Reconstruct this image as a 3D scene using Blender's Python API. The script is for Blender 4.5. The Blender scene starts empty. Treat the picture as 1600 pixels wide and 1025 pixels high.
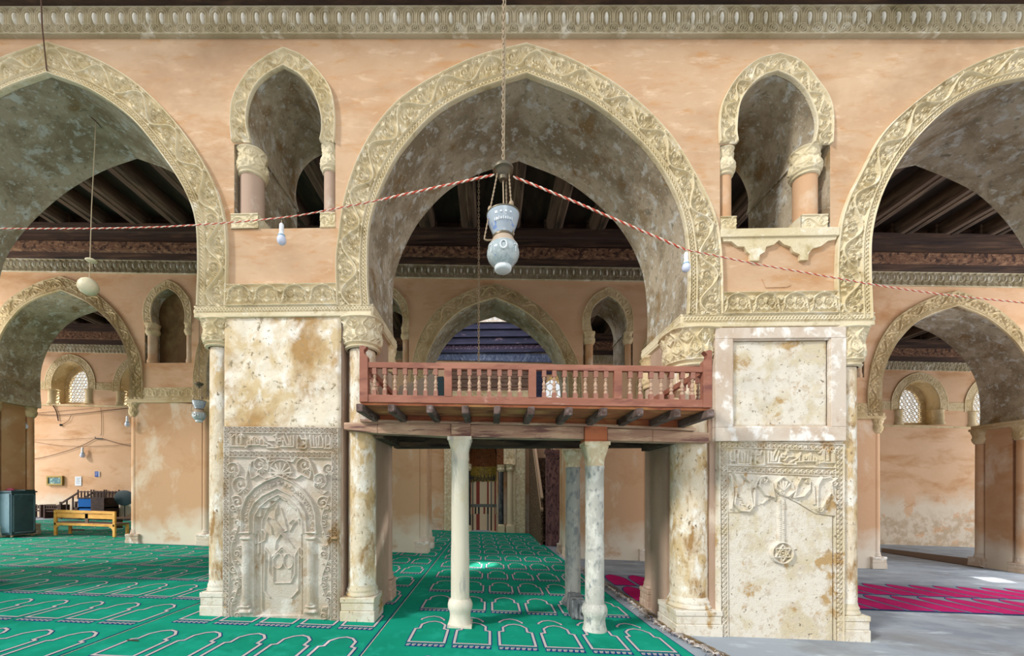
import bpy, math, random
import numpy as np
from mathutils import Vector, Matrix
random.seed(7); RNG = np.random.RandomState(7)
sc = bpy.context.scene
COL = sc.collection
# ------------------------------------------------------------------ camera
F = 640.0; CX = 748.0; HY = 770.0; YAW = math.radians(1.54)
CAM = (0.0, -6.0, 1.96)
cd = bpy.data.cameras.new('camera'); cam = bpy.data.objects.new('camera', cd); COL.objects.link(cam)
cd.sensor_fit = 'HORIZONTAL'; cd.sensor_width = 36.0; cd.lens = F / 1600 * 36.0
cd.shift_x = (800 - CX) / 1600; cd.shift_y = (HY - 512.5) / 1600
cd.clip_start = 0.05; cd.clip_end = 200
cam.location = CAM; cam.rotation_euler = (math.pi / 2, 0, YAW)
sc.camera = cam
# ------------------------------------------------------------------ light
w = bpy.data.worlds.new('sky'); sc.world = w; w.use_nodes = True
nt = w.node_tree; bg = nt.nodes['Background']
tc = nt.nodes.new('ShaderNodeTexCoord'); sp = nt.nodes.new('ShaderNodeSeparateXYZ')
rp = nt.nodes.new('ShaderNodeValToRGB')
nt.links.new(tc.outputs['Generated'], sp.inputs[0]); nt.links.new(sp.outputs[2], rp.inputs[0])
rp.color_ramp.elements[0].position = 0.0; rp.color_ramp.elements[0].color = (0.80, 0.78, 0.74, 1)
rp.color_ramp.elements[1].position = 0.6; rp.color_ramp.elements[1].color = (0.80, 0.90, 1.0, 1)
nt.links.new(rp.outputs[0], bg.inputs[0]); bg.inputs[1].default_value = 0.92
def sun(name, rot, strength, ang, color):
    l = bpy.data.lights.new(name, 'SUN'); l.energy = strength; l.angle = math.radians(ang); l.color = color
    o = bpy.data.objects.new(name, l); COL.objects.link(o); o.rotation_euler = [math.radians(a) for a in rot]; return o
sun('court_daylight', (56, 0, -55), 2.35, 8, (1.0, 0.97, 0.92))
sun('front_fill', (80, 0, 12), 0.5, 25, (1.0, 0.95, 0.88))  # added fill lamp, low from the front, to brighten the second arcade
def area(name, loc, rot, size, energy, color):
    l = bpy.data.lights.new(name, 'AREA'); l.shape = 'RECTANGLE'; l.size, l.size_y = size; l.energy = energy; l.color = color
    o = bpy.data.objects.new(name, l); COL.objects.link(o); o.location = loc; o.rotation_euler = [math.radians(a) for a in rot]; return o
# low sun reaching through the far wall's windows and added openings, and daylight from the drum gallery
_d = Vector((-.5, -1.45, -1.0)); _l = bpy.data.lights.new('sun', 'SUN'); _l.energy = 14; _l.angle = math.radians(.8); _l.color = (1, .97, .9)
_o = bpy.data.objects.new('sun', _l); COL.objects.link(_o); _o.rotation_euler = _d.to_track_quat('-Z', 'Y').to_euler()
area('drum_daylight', (0.1, 11.6, 11.2), (0, 0, 0), (4.5, 4.5), 260, (0.92, 0.95, 1.0))
# added fill lamps at the aisle ends, brightening both aisles
area('aisle_fill', (-19, 3.6, 4.5), (0, -90, 0), (7, 4.4), 600, (1.0, 0.96, 0.9))
area('aisle_fill', (19, 3.6, 4.0), (0, 90, 0), (7, 4.4), 600, (0.95, 0.97, 1.0))
area('aisle_fill', (-27, 11.2, 4.5), (0, -90, 0), (7, 5.5), 330, (1.0, 0.96, 0.9))
area('aisle_fill', (28.5, 11.2, 4.0), (0, 90, 0), (7, 5.5), 330, (0.95, 0.97, 1.0))
sc.view_settings.view_transform = 'Standard'; sc.view_settings.look = 'None'
sc.view_settings.gamma = 1.0; sc.view_settings.exposure = 0.18
sc.view_settings.use_curve_mapping = False
# ------------------------------------------------------------------ survey of the place
Z_SHEAR = -0.030                      # floor, walls and ceilings sheared down to the right to match the image
def gz(x): return Z_SHEAR * x
def W(px, py, Y=0.0):
    """surveyed point on the wall plane at depth Y -> (x, z)"""
    u = (px - CX) / F; v = (HY - py) / F
    dx = math.cos(YAW) * u - math.sin(YAW); dy = math.sin(YAW) * u + math.cos(YAW)
    t = (Y - CAM[1]) / dy
    return (t * dx, CAM[2] + t * v)
def G(px, py):
    """surveyed point on the paving -> (x, y)"""
    u = (px - CX) / F; v = (HY - py) / F
    dx = math.cos(YAW) * u - math.sin(YAW); dy = math.sin(YAW) * u + math.cos(YAW)
    t = CAM[2] / (Z_SHEAR * dx - v)
    return (t * dx, CAM[1] + t * dy)
def WX(px, Y=0.0): return W(px, HY, Y)[0]
# ------------------------------------------------------------------ materials
def lin(c):
    if isinstance(c, str):
        c = c.lstrip('#'); c = [int(c[i:i + 2], 16) / 255 for i in (0, 2, 4)]
        c = [x / 12.92 if x <= 0.04045 else ((x + 0.055) / 1.055) ** 2.4 for x in c]
    return (c[0], c[1], c[2], 1)
MATS = {}
def mat(name, base, layers=(), rough=0.9, bump=None, metal=0.0, spec=0.3, coord='Object', trans=0.0, emit=None):
    """base colour plus noise-masked layers: (colour, (sx,sy,sz), detail, lo, hi[, (zlo,zhi)])"""
    m = bpy.data.materials.new(name); m.use_nodes = True; n = m.node_tree; L = n.links
    b = n.nodes['Principled BSDF']; b.inputs['Roughness'].default_value = rough
    b.inputs['Metallic'].default_value = metal; b.inputs['Specular IOR Level'].default_value = spec
    if trans: b.inputs['Transmission Weight'].default_value = trans
    t = n.nodes.new('ShaderNodeTexCoord'); src = t.outputs[coord]
    cur = None
    def noise(scale, detail, dist=0.0, seed=0.0):
        mp = n.nodes.new('ShaderNodeMapping'); mp.inputs['Scale'].default_value = scale; mp.inputs['Location'].default_value = (seed, seed * 1.7, seed * .3)
        L.new(src, mp.inputs[0]); nz = n.nodes.new('ShaderNodeTexNoise'); nz.inputs['Scale'].default_value = 1.0
        nz.inputs['Detail'].default_value = detail; nz.inputs['Roughness'].default_value = 0.62; nz.inputs['Distortion'].default_value = dist
        L.new(mp.outputs[0], nz.inputs[0]); return nz.outputs[0]
    def mrange(inp, lo, hi):
        r = n.nodes.new('ShaderNodeMapRange'); r.inputs[1].default_value = lo; r.inputs[2].default_value = hi
        L.new(inp, r.inputs[0]); return r.outputs[0]
    prev = None; col = lin(base)
    for i, ly in enumerate(layers):
        c, s, d, lo, hi = ly[:5]
        fac = mrange(noise(s, d, 0.3, 3.1 * i + 1.3), lo, hi)
        if len(ly) > 5:
            sx = n.nodes.new('ShaderNodeSeparateXYZ'); L.new(src, sx.inputs[0])
            wob = n.nodes.new('ShaderNodeMath'); wob.operation = 'MULTIPLY_ADD'
            L.new(noise((0.9, 0.9, 0.9), 3, 0, 9), wob.inputs[0]); wob.inputs[1].default_value = 1.6; L.new(sx.outputs[2], wob.inputs[2])
            zf = mrange(wob.outputs[0], ly[5][0] + 0.8, ly[5][1] + 0.8)
            mu = n.nodes.new('ShaderNodeMath'); mu.operation = 'MULTIPLY'; L.new(fac, mu.inputs[0]); L.new(zf, mu.inputs[1]); fac = mu.outputs[0]
        mx = n.nodes.new('ShaderNodeMix'); mx.data_type = 'RGBA'
        L.new(fac, mx.inputs[0])
        if prev is None: mx.inputs[6].default_value = col
        else: L.new(prev, mx.inputs[6])
        mx.inputs[7].default_value = lin(c); prev = mx.outputs[2]
    if prev is None: b.inputs['Base Color'].default_value = col
    else: L.new(prev, b.inputs['Base Color'])
    if bump:
        s, st, dist = bump
        if not isinstance(s, tuple): s = (s, s, s)
        bp = n.nodes.new('ShaderNodeBump'); bp.inputs['Strength'].default_value = st; bp.inputs['Distance'].default_value = dist
        L.new(noise(s, 6, 0.2, 5), bp.inputs['Height']); L.new(bp.outputs[0], b.inputs['Normal'])
    if emit:
        b.inputs['Emission Color'].default_value = lin(emit[0]); b.inputs['Emission Strength'].default_value = emit[1]
    MATS[name] = m; return m
mat('peach_plaster', '#c5a281', [('#d2b494', (.5, .5, .9), 6, .42, .66), ('#bb8f66', (.8, .8, 2.2), 7, .52, .72), ('#c4925f', (2.6, 2.6, 9), 9, .55, .75), ('#e0c4a6', (2.2, 2.2, 7), 8, .56, .74), ('#a9886a', (.35, .35, .5), 5, .54, .74)], bump=(9, .35, .02))
mat('far_plaster', '#d0a884', [('#dcb898', (.4, .4, .7), 6, .4, .7), ('#b98657', (.6, .6, 1.6), 7, .5, .75), ('#d9c9b4', (1.5, 1.5, 1.5), 9, .40, .47, (2.1, 1.3)), ('#bfa98f', (3, 3, 3), 8, .45, .6, (1.3, .7))], bump=(8, .3, .02))
mat('pier_plaster', '#e6dac4', [('#d3bc93', (1.6, 1.6, 1.3), 10, .47, .56), ('#b08c5c', (1.1, 1.1, .9), 12, .50, .64), ('#f2ece0', (3.4, 3.4, 2.8), 11, .52, .68), ('#96866a', (12, 12, 12), 9, .58, .66)], bump=(14, .5, .02))
mat('pier_far', '#caa27e', [('#bb8b60', (.6, .6, .9), 6, .48, .7), ('#d9c5ac', (1.2, 1.2, .8), 8, .52, .66), ('#ddd0bd', (1.3, 1.3, 1.3), 8, .30, .42, (1.1, .5))], bump=(8, .3, .02))
mat('jamb_plaster', '#b79d8a', [('#a58972', (.7, .7, .5), 6, .45, .7), ('#d0bfae', (3, 3, 2), 8, .6, .72)], bump=(8, .25, .02))
mat('carved_stucco', '#e2d5b6', [('#d4c39a', (.8, .8, .8), 7, .45, .65), ('#b9a67c', (3.5, 3.5, 3.5), 8, .56, .7), ('#eee6d2', (5, 5, 5), 8, .58, .68)], bump=(38, .7, .015))
mat('grey_stucco', '#bdb196', [('#a89b7c', (.9, .9, 1.5), 7, .45, .62), ('#7f7452', (1.1, 1.1, 2.0), 8, .58, .72), ('#d9d2c0', (3, 3, 3), 8, .56, .66)], bump=(38, .7, .015))
mat('oval_stucco', '#d6d2c6', [('#b4ab93', (3, 3, 3), 7, .5, .66)], bump=(38, .7, .015))
mat('far_stucco', '#d2bd96', [('#b8a075', (1.2, 1.2, 1.2), 7, .45, .62), ('#d9c8a8', (6, 6, 6), 8, .56, .66)], bump=(50, .3, .01))
mat('panel_stucco', '#cbc0b2', [('#c0b09a', (2.3, 2.3, 2.0), 10, .46, .58), ('#a1845e', (2.2, 2.2, 1.8), 10, .565, .66), ('#ddd6cb', (4, 4, 4), 9, .54, .66), ('#9a8f84', (2.2, 2.2, 3.0), 8, .60, .74)], bump=(45, .7, .012))
mat('white_plaster', '#dfd7c8', [('#d0c3a6', (2.2, 2.2, 1.9), 10, .48, .58), ('#b99a6c', (2.8, 2.8, 2.4), 11, .565, .63), ('#cfc2ae', (9, 9, 9), 10, .54, .62), ('#8a7c68', (18, 18, 18), 9, .61, .68)], bump=(16, .5, .02))
mat('frame_plaster', '#d3c5b4', [('#c4ad97', (1.4, 1.4, 1.1), 8, .46, .64), ('#9a6f4e', (1.9, 1.9, 1.2), 9, .60, .72), ('#efeae2', (5, 5, 4), 9, .54, .64)], bump=(16, .4, .02))
mat('column_plaster', '#dccdb4', [('#cbb083', (3.6, 3.6, 1.8), 11, .46, .6), ('#a17d50', (4.2, 4.2, 2.2), 12, .53, .66), ('#ebe4d6', (6.0, 6.0, 3.0), 11, .52, .62), ('#857058', (22, 22, 12), 9, .60, .68)], bump=(12, .6, .03))
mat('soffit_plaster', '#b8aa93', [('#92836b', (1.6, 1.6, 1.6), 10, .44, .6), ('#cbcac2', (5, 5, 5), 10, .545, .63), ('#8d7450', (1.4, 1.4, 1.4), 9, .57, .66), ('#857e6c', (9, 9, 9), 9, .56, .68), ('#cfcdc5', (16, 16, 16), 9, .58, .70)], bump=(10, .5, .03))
mat('blind_plaster', '#6a5236', [('#85704d', (2, 2, 1.5), 7, .5, .7)], bump=(8, .3, .02))
mat('ceiling_wood', '#3b332c', [('#5a4a3c', (1.5, .4, 1.5), 6, .5, .7), ('#22201f', (3, .6, 3), 6, .5, .7)], rough=.8)
mat('beam_wood', '#5c4a3c', [('#7b6753', (5, .8, 5), 6, .5, .68), ('#33291f', (8, .6, 8), 7, .52, .66)], rough=.8, bump=((20, 2, 20), .4, .02))
mat('cornice_wood', '#4a3830', [('#6b5140', (.8, 3, 9), 6, .5, .66), ('#2d2320', (.5, 3, 12), 6, .5, .66)], rough=.8)
mat('carved_wood', '#7d5a45', [('#a27d60', (6, 6, 14), 6, .5, .6), ('#46302a', (8, 8, 8), 6, .5, .6)], rough=.8, bump=(40, .8, .02))
mat('blue_wood', '#23253a', [('#3a3850', (.7, 1, 9), 7, .48, .62), ('#2b2740', (1.2, 1, 14), 7, .5, .62), ('#7a6470', (2, 1, 5), 8, .62, .7)], rough=.7)
mat('purple_wood', '#3a2b40', [('#8a7480', (9, 6, 22), 7, .54, .6)], rough=.7)
mat('blue_stucco', '#59627a', [('#7b8496', (3, 3, 3), 7, .5, .62), ('#3d4560', (4, 4, 4), 7, .55, .66)], bump=(38, .6, .015))
mat('rail_wood', '#96624f', [('#a8735f', (1.2, 4, 5), 7, .45, .62), ('#7d4f45', (2, 5, 8), 7, .52, .68), ('#b58b7c', (5, 5, 14), 8, .62, .72)], rough=.75, bump=(30, .2, .01))
mat('baluster_turned', '#bb9c84', [('#99705f', (9, 9, 16), 6, .52, .66)], rough=.75)
mat('baluster_wood', '#9c6d5c', [('#8d5a4e', (3, 3, 6), 6, .45, .6), ('#b08570', (12, 12, 12), 7, .56, .66)], rough=.75)
mat('joist_wood', '#6f5c55', [('#4c3b33', (9, 2, 9), 7, .45, .6), ('#8f7f7c', (14, 3, 14), 7, .56, .66)], rough=.85, bump=((30, 5, 30), .5, .02))
mat('old_beam', '#b08b74', [('#ccab90', (1.2, 6, 9), 8, .45, .6), ('#7d5a52', (1.6, 6, 12), 8, .52, .62), ('#d2b698', (2.2, 8, 18), 8, .58, .68)], rough=.85, bump=((4, 20, 30), .6, .02))
mat('fascia_wood', '#b9704c', [('#cf9560', (1.5, 4, 4), 7, .5, .64), ('#8f4f3f', (2, 5, 6), 7, .52, .66)], rough=.8, bump=(20, .2, .01))
mat('dark_beam', '#4d4035', [('#6d5b47', (1.2, 6, 12), 7, .5, .64), ('#2f2824', (2, 8, 16), 7, .52, .64)], rough=.85)
mat('white_marble', '#d6cdb9', [('#e6dfcf', (3, 3, .8), 7, .45, .6), ('#b3aea4', (7, 7, .9), 8, .56, .64), ('#cfc09c', (2, 2, 1), 7, .6, .72)], rough=.55, bump=(20, .1, .01))
mat('grey_marble', '#bdbab1', [('#d7d5cc', (8, 8, 5), 8, .46, .6), ('#8e9190', (12, 12, 7), 8, .54, .64)], rough=.65, bump=(30, .2, .01))
mat('dark_marble_shaft', '#a3a29c', [('#7e8285', (9, 9, 5), 8, .48, .62), ('#c4c3bb', (12, 12, 5), 8, .58, .68)], rough=.65)
mat('cap_stone', '#d6c3a0', [('#ece3c8', (9, 9, 7), 7, .48, .62), ('#a98a52', (12, 12, 9), 7, .58, .7)], rough=.8, bump=(40, .3, .01))
mat('black_stone', '#5f6265', [('#8f9294', (9, 9, 2), 8, .48, .62), ('#34373b', (14, 14, 5), 7, .5, .62)], rough=.7, bump=((20, 20, 7), .6, .02))
mat('paving', '#9fa7b0', [('#8a929d', (1.0, 1.8, 1), 7, .45, .62), ('#b9c3ca', (1.2, 3.6, 1), 8, .56, .66), ('#8b8a88', (.5, .5, 1), 6, .54, .7)], rough=.75, bump=((6, 14, 6), .3, .01))
mat('green_pile', '#16977a', [('#14876b', (.6, .9, 1), 6, .45, .65), ('#22a287', (3, 3, 3), 8, .52, .68)], rough=1.0, spec=.05, bump=(150, .3, .005))
mat('cream_line', '#c3b9b3', rough=1.0, spec=.05)
mat('navy_line', '#1d3f77', rough=1.0, spec=.05)
mat('magenta_pile', '#b4195f', [('#c6206c', (3, 3, 3), 7, .45, .65)], rough=1.0, spec=.05)
mat('grey_pile', '#8c8f98', rough=1.0, spec=.05)
mat('brown_strip', '#6b5644', rough=1.0, spec=.05)
mat('rag', '#a59a92', [('#46587a', (9, 9, 9), 4, .55, .6), ('#e4ded6', (14, 14, 14), 4, .52, .58), ('#6e5138', (11, 11, 11), 4, .58, .62)], rough=1.0)
mat('straw', '#8a7454', [('#5e4c36', (20, 20, 20), 4, .5, .6)], rough=1.0)
mat('bench_wood', '#d79b45', [('#e6b35e', (2, 9, 9), 6, .45, .6), ('#bb7d2e', (3, 14, 14), 6, .54, .66)], rough=.5)
mat('bench_dark', '#6d5446', rough=.6)
mat('teal_paint', '#35525c', [('#2a444f', (2, 2, 2), 6, .45, .62), ('#5a7780', (4, 4, 4), 8, .6, .72)], rough=.5)
mat('light_teal', '#5d7a86', [('#4b6875', (2, 2, 2), 6, .45, .62)], rough=.5)
mat('dark_wood', '#35231d', [('#4b322a', (5, 5, 5), 6, .45, .62)], rough=.6)
mat('panel_wood', '#6e5444', [('#87695a', (.8, 3, 6), 7, .48, .62), ('#4a362d', (1.2, 3, 14), 7, .55, .64)], rough=.8)
mat('lean_board', '#8c8070', [('#a5977f', (2, 2, 2), 6, .5, .65)], rough=.8)
mat('blue_cloth', '#2160a8', rough=1.0)
mat('pink_cloth', '#c4657f', rough=1.0)
mat('dark_board', '#22363a', rough=.6)
mat('minbar_wood', '#6d5442', [('#9b7e62', (14, 14, 14), 6, .48, .56), ('#2b1d18', (22, 22, 22), 6, .5, .58)], rough=.75, bump=(35, 1, .02))
mat('minbar_post', '#7d5c5e', [('#9b7472', (9, 9, 3), 7, .45, .6), ('#3d2a32', (14, 14, 5), 7, .52, .62)], rough=.7, bump=(30, .5, .01))
mat('rail_stud', '#c9a98a', rough=.8)
mat('dark_column', '#2c3136', [('#4f555a', (9, 9, 3), 7, .5, .64)], rough=.25, spec=.5)
mat('gold_mosaic', '#7d6a2d', [('#b5973c', (30, 30, 30), 4, .5, .56), ('#3a3418', (22, 22, 22), 4, .54, .6)], rough=.5)
mat('niche_wood', '#6d3f22', [('#8f5a30', (22, 22, 22), 5, .5, .58), ('#44260f', (16, 16, 16), 5, .52, .6)], rough=.7)
mat('stripe_red', '#8f4038', rough=.6); mat('stripe_grey', '#6e6f6c', rough=.6); mat('stripe_cream', '#dcc9a9', rough=.6); mat('stripe_black', '#2d2c2e', rough=.6)
mat('brass', '#6f6655', rough=.45, metal=.6)
mat('chain_metal', '#a8957c', rough=.6, metal=.3)
mat('lamp_glass', '#a3afb2', [('#b9c2c4', (14, 14, 14), 4, .5, .56), ('#8195ba', (14, 14, 14), 4, .62, .66)], rough=.18, spec=.6)
mat('lamp_blue', '#a9b5c0', [('#7c96c8', (12, 12, 8), 3, .58, .62)], rough=.2, spec=.6)
mat('lamp_white', '#dfe5e8', rough=.2, spec=.6)
mat('lamp_tan', '#b9a48e', rough=.3, spec=.6)
mat('egg_shell', '#e4d9b8', [('#b9a57c', (9, 9, 9), 5, .55, .7)], rough=.45)
mat('string', '#b9a98c', rough=.9)
mat('cable_red', '#c9523f', rough=.7); mat('cable_cream', '#ead9c6', rough=.7)
mat('cable_dark', '#5b4234', rough=.8)
mat('white_plastic', '#eef0f2', rough=.35)
mat('bulb_glass', '#d5daee', rough=.25)
mat('blue_plastic', '#8fb3c6', rough=.4)
mat('yellow_tape', '#e0c53a', rough=.6)
mat('lattice', '#cfc6b6', rough=.9)
mat('paper', '#dfe5ea', rough=.8); mat('sign_blue', '#1f4a99', rough=.5); mat('sign_red', '#8a3b2f', rough=.6)
mat('gold_frame', '#8e7a3f', rough=.5, metal=.3); mat('picture', '#3f6f78', [('#b5c7b0', (9, 9, 9), 5, .5, .6)], rough=.4)
mat('pipe', '#b5591f', rough=.7)
mat('ink', '#3c4a6a', rough=.8)
# ------------------------------------------------------------------ mesh helpers
def root(name, label, cat, loc=(0, 0, 0), group=None, kind=None):
    o = bpy.data.objects.new(name, None); COL.objects.link(o); o.location = loc
    o.empty_display_size = 0.1
    o['label'] = label; o['category'] = cat
    if group: o['group'] = group
    if kind: o['kind'] = kind
    return o
def tag(o, label=None, cat=None, group=None, kind=None):
    if label: o['label'] = label
    if cat: o['category'] = cat
    if group: o['group'] = group
    if kind: o['kind'] = kind
    return o
def org(o):
    v = Vector((0, 0, 0))
    while o is not None: v = v + o.location; o = o.parent
    return v
class MB:
    def __init__(s): s.v = []; s.f = []; s.m = []; s.n = 0
    def add(s, V, Fc, mi=0):
        V = np.asarray(V, dtype=float).reshape(-1, 3); s.v.append(V)
        for f in Fc: s.f.append([i + s.n for i in f]); s.m.append(mi)
        s.n += len(V); return s
    def box(s, x0, x1, y0, y1, z0, z1, mi=0, sl=False, bev=0):
        if x0 > x1: x0, x1 = x1, x0
        a, b = (gz(x0), gz(x1)) if sl else (0, 0)
        V = [(x0, y0, z0 + a), (x1, y0, z0 + b), (x1, y1, z0 + b), (x0, y1, z0 + a), (x0, y0, z1 + a), (x1, y0, z1 + b), (x1, y1, z1 + b), (x0, y1, z1 + a)]
        return s.add(V, [(0, 3, 2, 1), (4, 5, 6, 7), (0, 1, 5, 4), (1, 2, 6, 5), (2, 3, 7, 6), (3, 0, 4, 7)], mi)
    def obox(s, c, ax, ay, az, hx, hy, hz, mi=0):
        c = np.array(c, float); ax, ay, az = [np.array(a, float) for a in (ax, ay, az)]
        V = [c + i * hx * ax + j * hy * ay + k * hz * az for k in (-1, 1) for i, j in ((-1, -1), (1, -1), (1, 1), (-1, 1))]
        return s.add(V, [(0, 3, 2, 1), (4, 5, 6, 7), (0, 1, 5, 4), (1, 2, 6, 5), (2, 3, 7, 6), (3, 0, 4, 7)], mi)
    def bar(s, p, q, w, h=None, mi=0, up=(0, 0, 1)):
        p = np.array(p, float); q = np.array(q, float); d = q - p; L = np.linalg.norm(d); d /= L
        u = np.array(up, float); u = u - d * u.dot(d)
        if np.linalg.norm(u) < 1e-4: u = np.array((0, 1, 0.)); u = u - d * u.dot(d)
        u /= np.linalg.norm(u); r = np.cross(d, u)
        return s.obox((p + q) / 2, d, r, u, L / 2, w / 2, (h or w) / 2, mi)
    def tube(s, pts, r, n=8, mi=0, cap=True):
        P = [np.array(p, float) for p in pts]; k = len(P)
        rs = r if hasattr(r, '__len__') else [r] * k
        V = []; up = None
        for i in range(k):
            d = P[min(i + 1, k - 1)] - P[max(i - 1, 0)]; d /= (np.linalg.norm(d) + 1e-12)
            if up is None:
                up = np.array((0, 0, 1.)) if abs(d[2]) < .9 else np.array((1., 0, 0))
            a = up - d * up.dot(d); a /= (np.linalg.norm(a) + 1e-12); up = a; b = np.cross(d, a)
            for j in range(n):
                t = 2 * math.pi * j / n; V.append(P[i] + rs[i] * (math.cos(t) * a + math.sin(t) * b))
        Fc = [(i * n + j, i * n + (j + 1) % n, (i + 1) * n + (j + 1) % n, (i + 1) * n + j) for i in range(k - 1) for j in range(n)]
        if cap: Fc += [tuple(reversed(range(n))), tuple(range((k - 1) * n, k * n))]
        return s.add(V, Fc, mi)
    def lathe(s, prof, c, n=32, mi=0, axis='z', a0=0, a1=2 * math.pi, cap=True):
        full = abs(a1 - a0 - 2 * math.pi) < 1e-6; m = n if full else n + 1
        V = [];
        for r, z in prof:
            for j in range(m):
                t = a0 + (a1 - a0) * j / n
                if axis == 'z': V.append((c[0] + r * math.cos(t), c[1] + r * math.sin(t), c[2] + z))
                else: V.append((c[0] + r * math.cos(t), c[1] + z, c[2] + r * math.sin(t)))
        k = len(prof)
        Fc = [(i * m + j, i * m + (j + 1) % m, (i + 1) * m + (j + 1) % m, (i + 1) * m + j) for i in range(k - 1) for j in range(m if full else m - 1)]
        if cap and full: Fc += [tuple(reversed(range(m))), tuple(range((k - 1) * m, k * m))]
        return s.add(V, Fc, mi)
    def prism(s, poly, y0, y1, mi=0):
        """polygon in x,z extruded along y"""
        n = len(poly); V = [(x, y0, z) for x, z in poly] + [(x, y1, z) for x, z in poly]
        Fc = [tuple(range(n)), tuple(reversed(range(n, 2 * n)))] + [(i, i + n, (i + 1) % n + n, (i + 1) % n) for i in range(n)]
        return s.add(V, Fc, mi)
    def prismx(s, poly, x0, x1, mi=0):
        n = len(poly); V = [(x0, y, z) for y, z in poly] + [(x1, y, z) for y, z in poly]
        Fc = [tuple(range(n)), tuple(reversed(range(n, 2 * n)))] + [(i, i + n, (i + 1) % n + n, (i + 1) % n) for i in range(n)]
        return s.add(V, Fc, mi)
    def grid(s, V, nr, nc, mi=0):
        V = np.asarray(V).reshape(-1, 3); s.v.append(V)
        i = (np.arange(nr - 1)[:, None] * nc + np.arange(nc - 1)[None, :]).ravel() + s.n
        q = np.stack([i, i + 1, i + nc + 1, i + nc], 1)
        if not np.isscalar(mi): mi = np.asarray(mi).ravel()
        s.f.append(('G', q)); s.m.append(('G', mi, len(q))); s.n += len(V); return s
    def build(s, name, mats, parent=None, smooth=False, bevel=0):
        if not isinstance(mats, (list, tuple)): mats = [mats]
        V = np.concatenate(s.v) if s.v else np.zeros((0, 3))
        me = bpy.data.meshes.new(name)
        loops = []; starts = []; tot = []; mi = []; pos = 0
        for f, m in zip(s.f, s.m):
            if isinstance(f, tuple) and len(f) == 2 and isinstance(f[0], str):
                q = f[1]; loops.append(q.ravel()); k = len(q)
                starts.append(pos + 4 * np.arange(k)); tot.append(np.full(k, 4)); mi.append(np.full(k, m[1]) if np.isscalar(m[1]) else m[1]); pos += 4 * k
            else:
                loops.append(np.array(f)); starts.append(np.array([pos])); tot.append(np.array([len(f)])); mi.append(np.array([m])); pos += len(f)
        lo = org(parent) if parent is not None else Vector((0, 0, 0))
        V = V - np.array(lo)
        me.vertices.add(len(V)); me.vertices.foreach_set('co', V.ravel().astype(np.float32))
        L = np.concatenate(loops); me.loops.add(len(L)); me.loops.foreach_set('vertex_index', L.astype(np.int32))
        S = np.concatenate(starts); me.polygons.add(len(S)); me.polygons.foreach_set('loop_start', S.astype(np.int32))
        me.polygons.foreach_set('material_index', np.concatenate(mi).astype(np.int32))
        me.polygons.foreach_set('use_smooth', np.full(len(S), bool(smooth)))
        for m in mats: me.materials.append(MATS[m] if isinstance(m, str) else m)
        me.update(calc_edges=True); me.validate()
        if smooth and smooth is not True:
            me.set_sharp_from_angle(angle=math.radians(smooth))
        o = bpy.data.objects.new(name, me); COL.objects.link(o)
        if parent is not None: o.parent = parent
        if bevel:
            b = o.modifiers.new('bevel', 'BEVEL'); b.width = bevel; b.segments = 2; b.limit_method = 'ANGLE'
        return o
def copy_tree(o, parent=None):
    c = o.copy(); COL.objects.link(c); c.parent = parent
    for ch in list(o.children): copy_tree(ch, c)
    return c
def catmull(pts, n=8):
    P = [np.array(p, float) for p in pts]; P = [2 * P[0] - P[1]] + P + [2 * P[-1] - P[-2]]; out = []
    for i in range(1, len(P) - 2):
        for k in range(n):
            t = k / n; a, b, c, d = P[i - 1:i + 3]
            out.append(.5 * ((2 * b) + (-a + c) * t + (2 * a - 5 * b + 4 * c - d) * t * t + (-a + 3 * b - 3 * c + d) * t ** 3))
    out.append(P[-2]); return np.array(out)
def resample(pts, n):
    pts = np.asarray(pts); d = np.r_[0, np.cumsum(np.hypot(*(np.diff(pts, axis=0).T)))]
    s = np.linspace(0, d[-1], n); return np.stack([np.interp(s, d, pts[:, k]) for k in range(pts.shape[1])], 1), d[-1]
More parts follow.
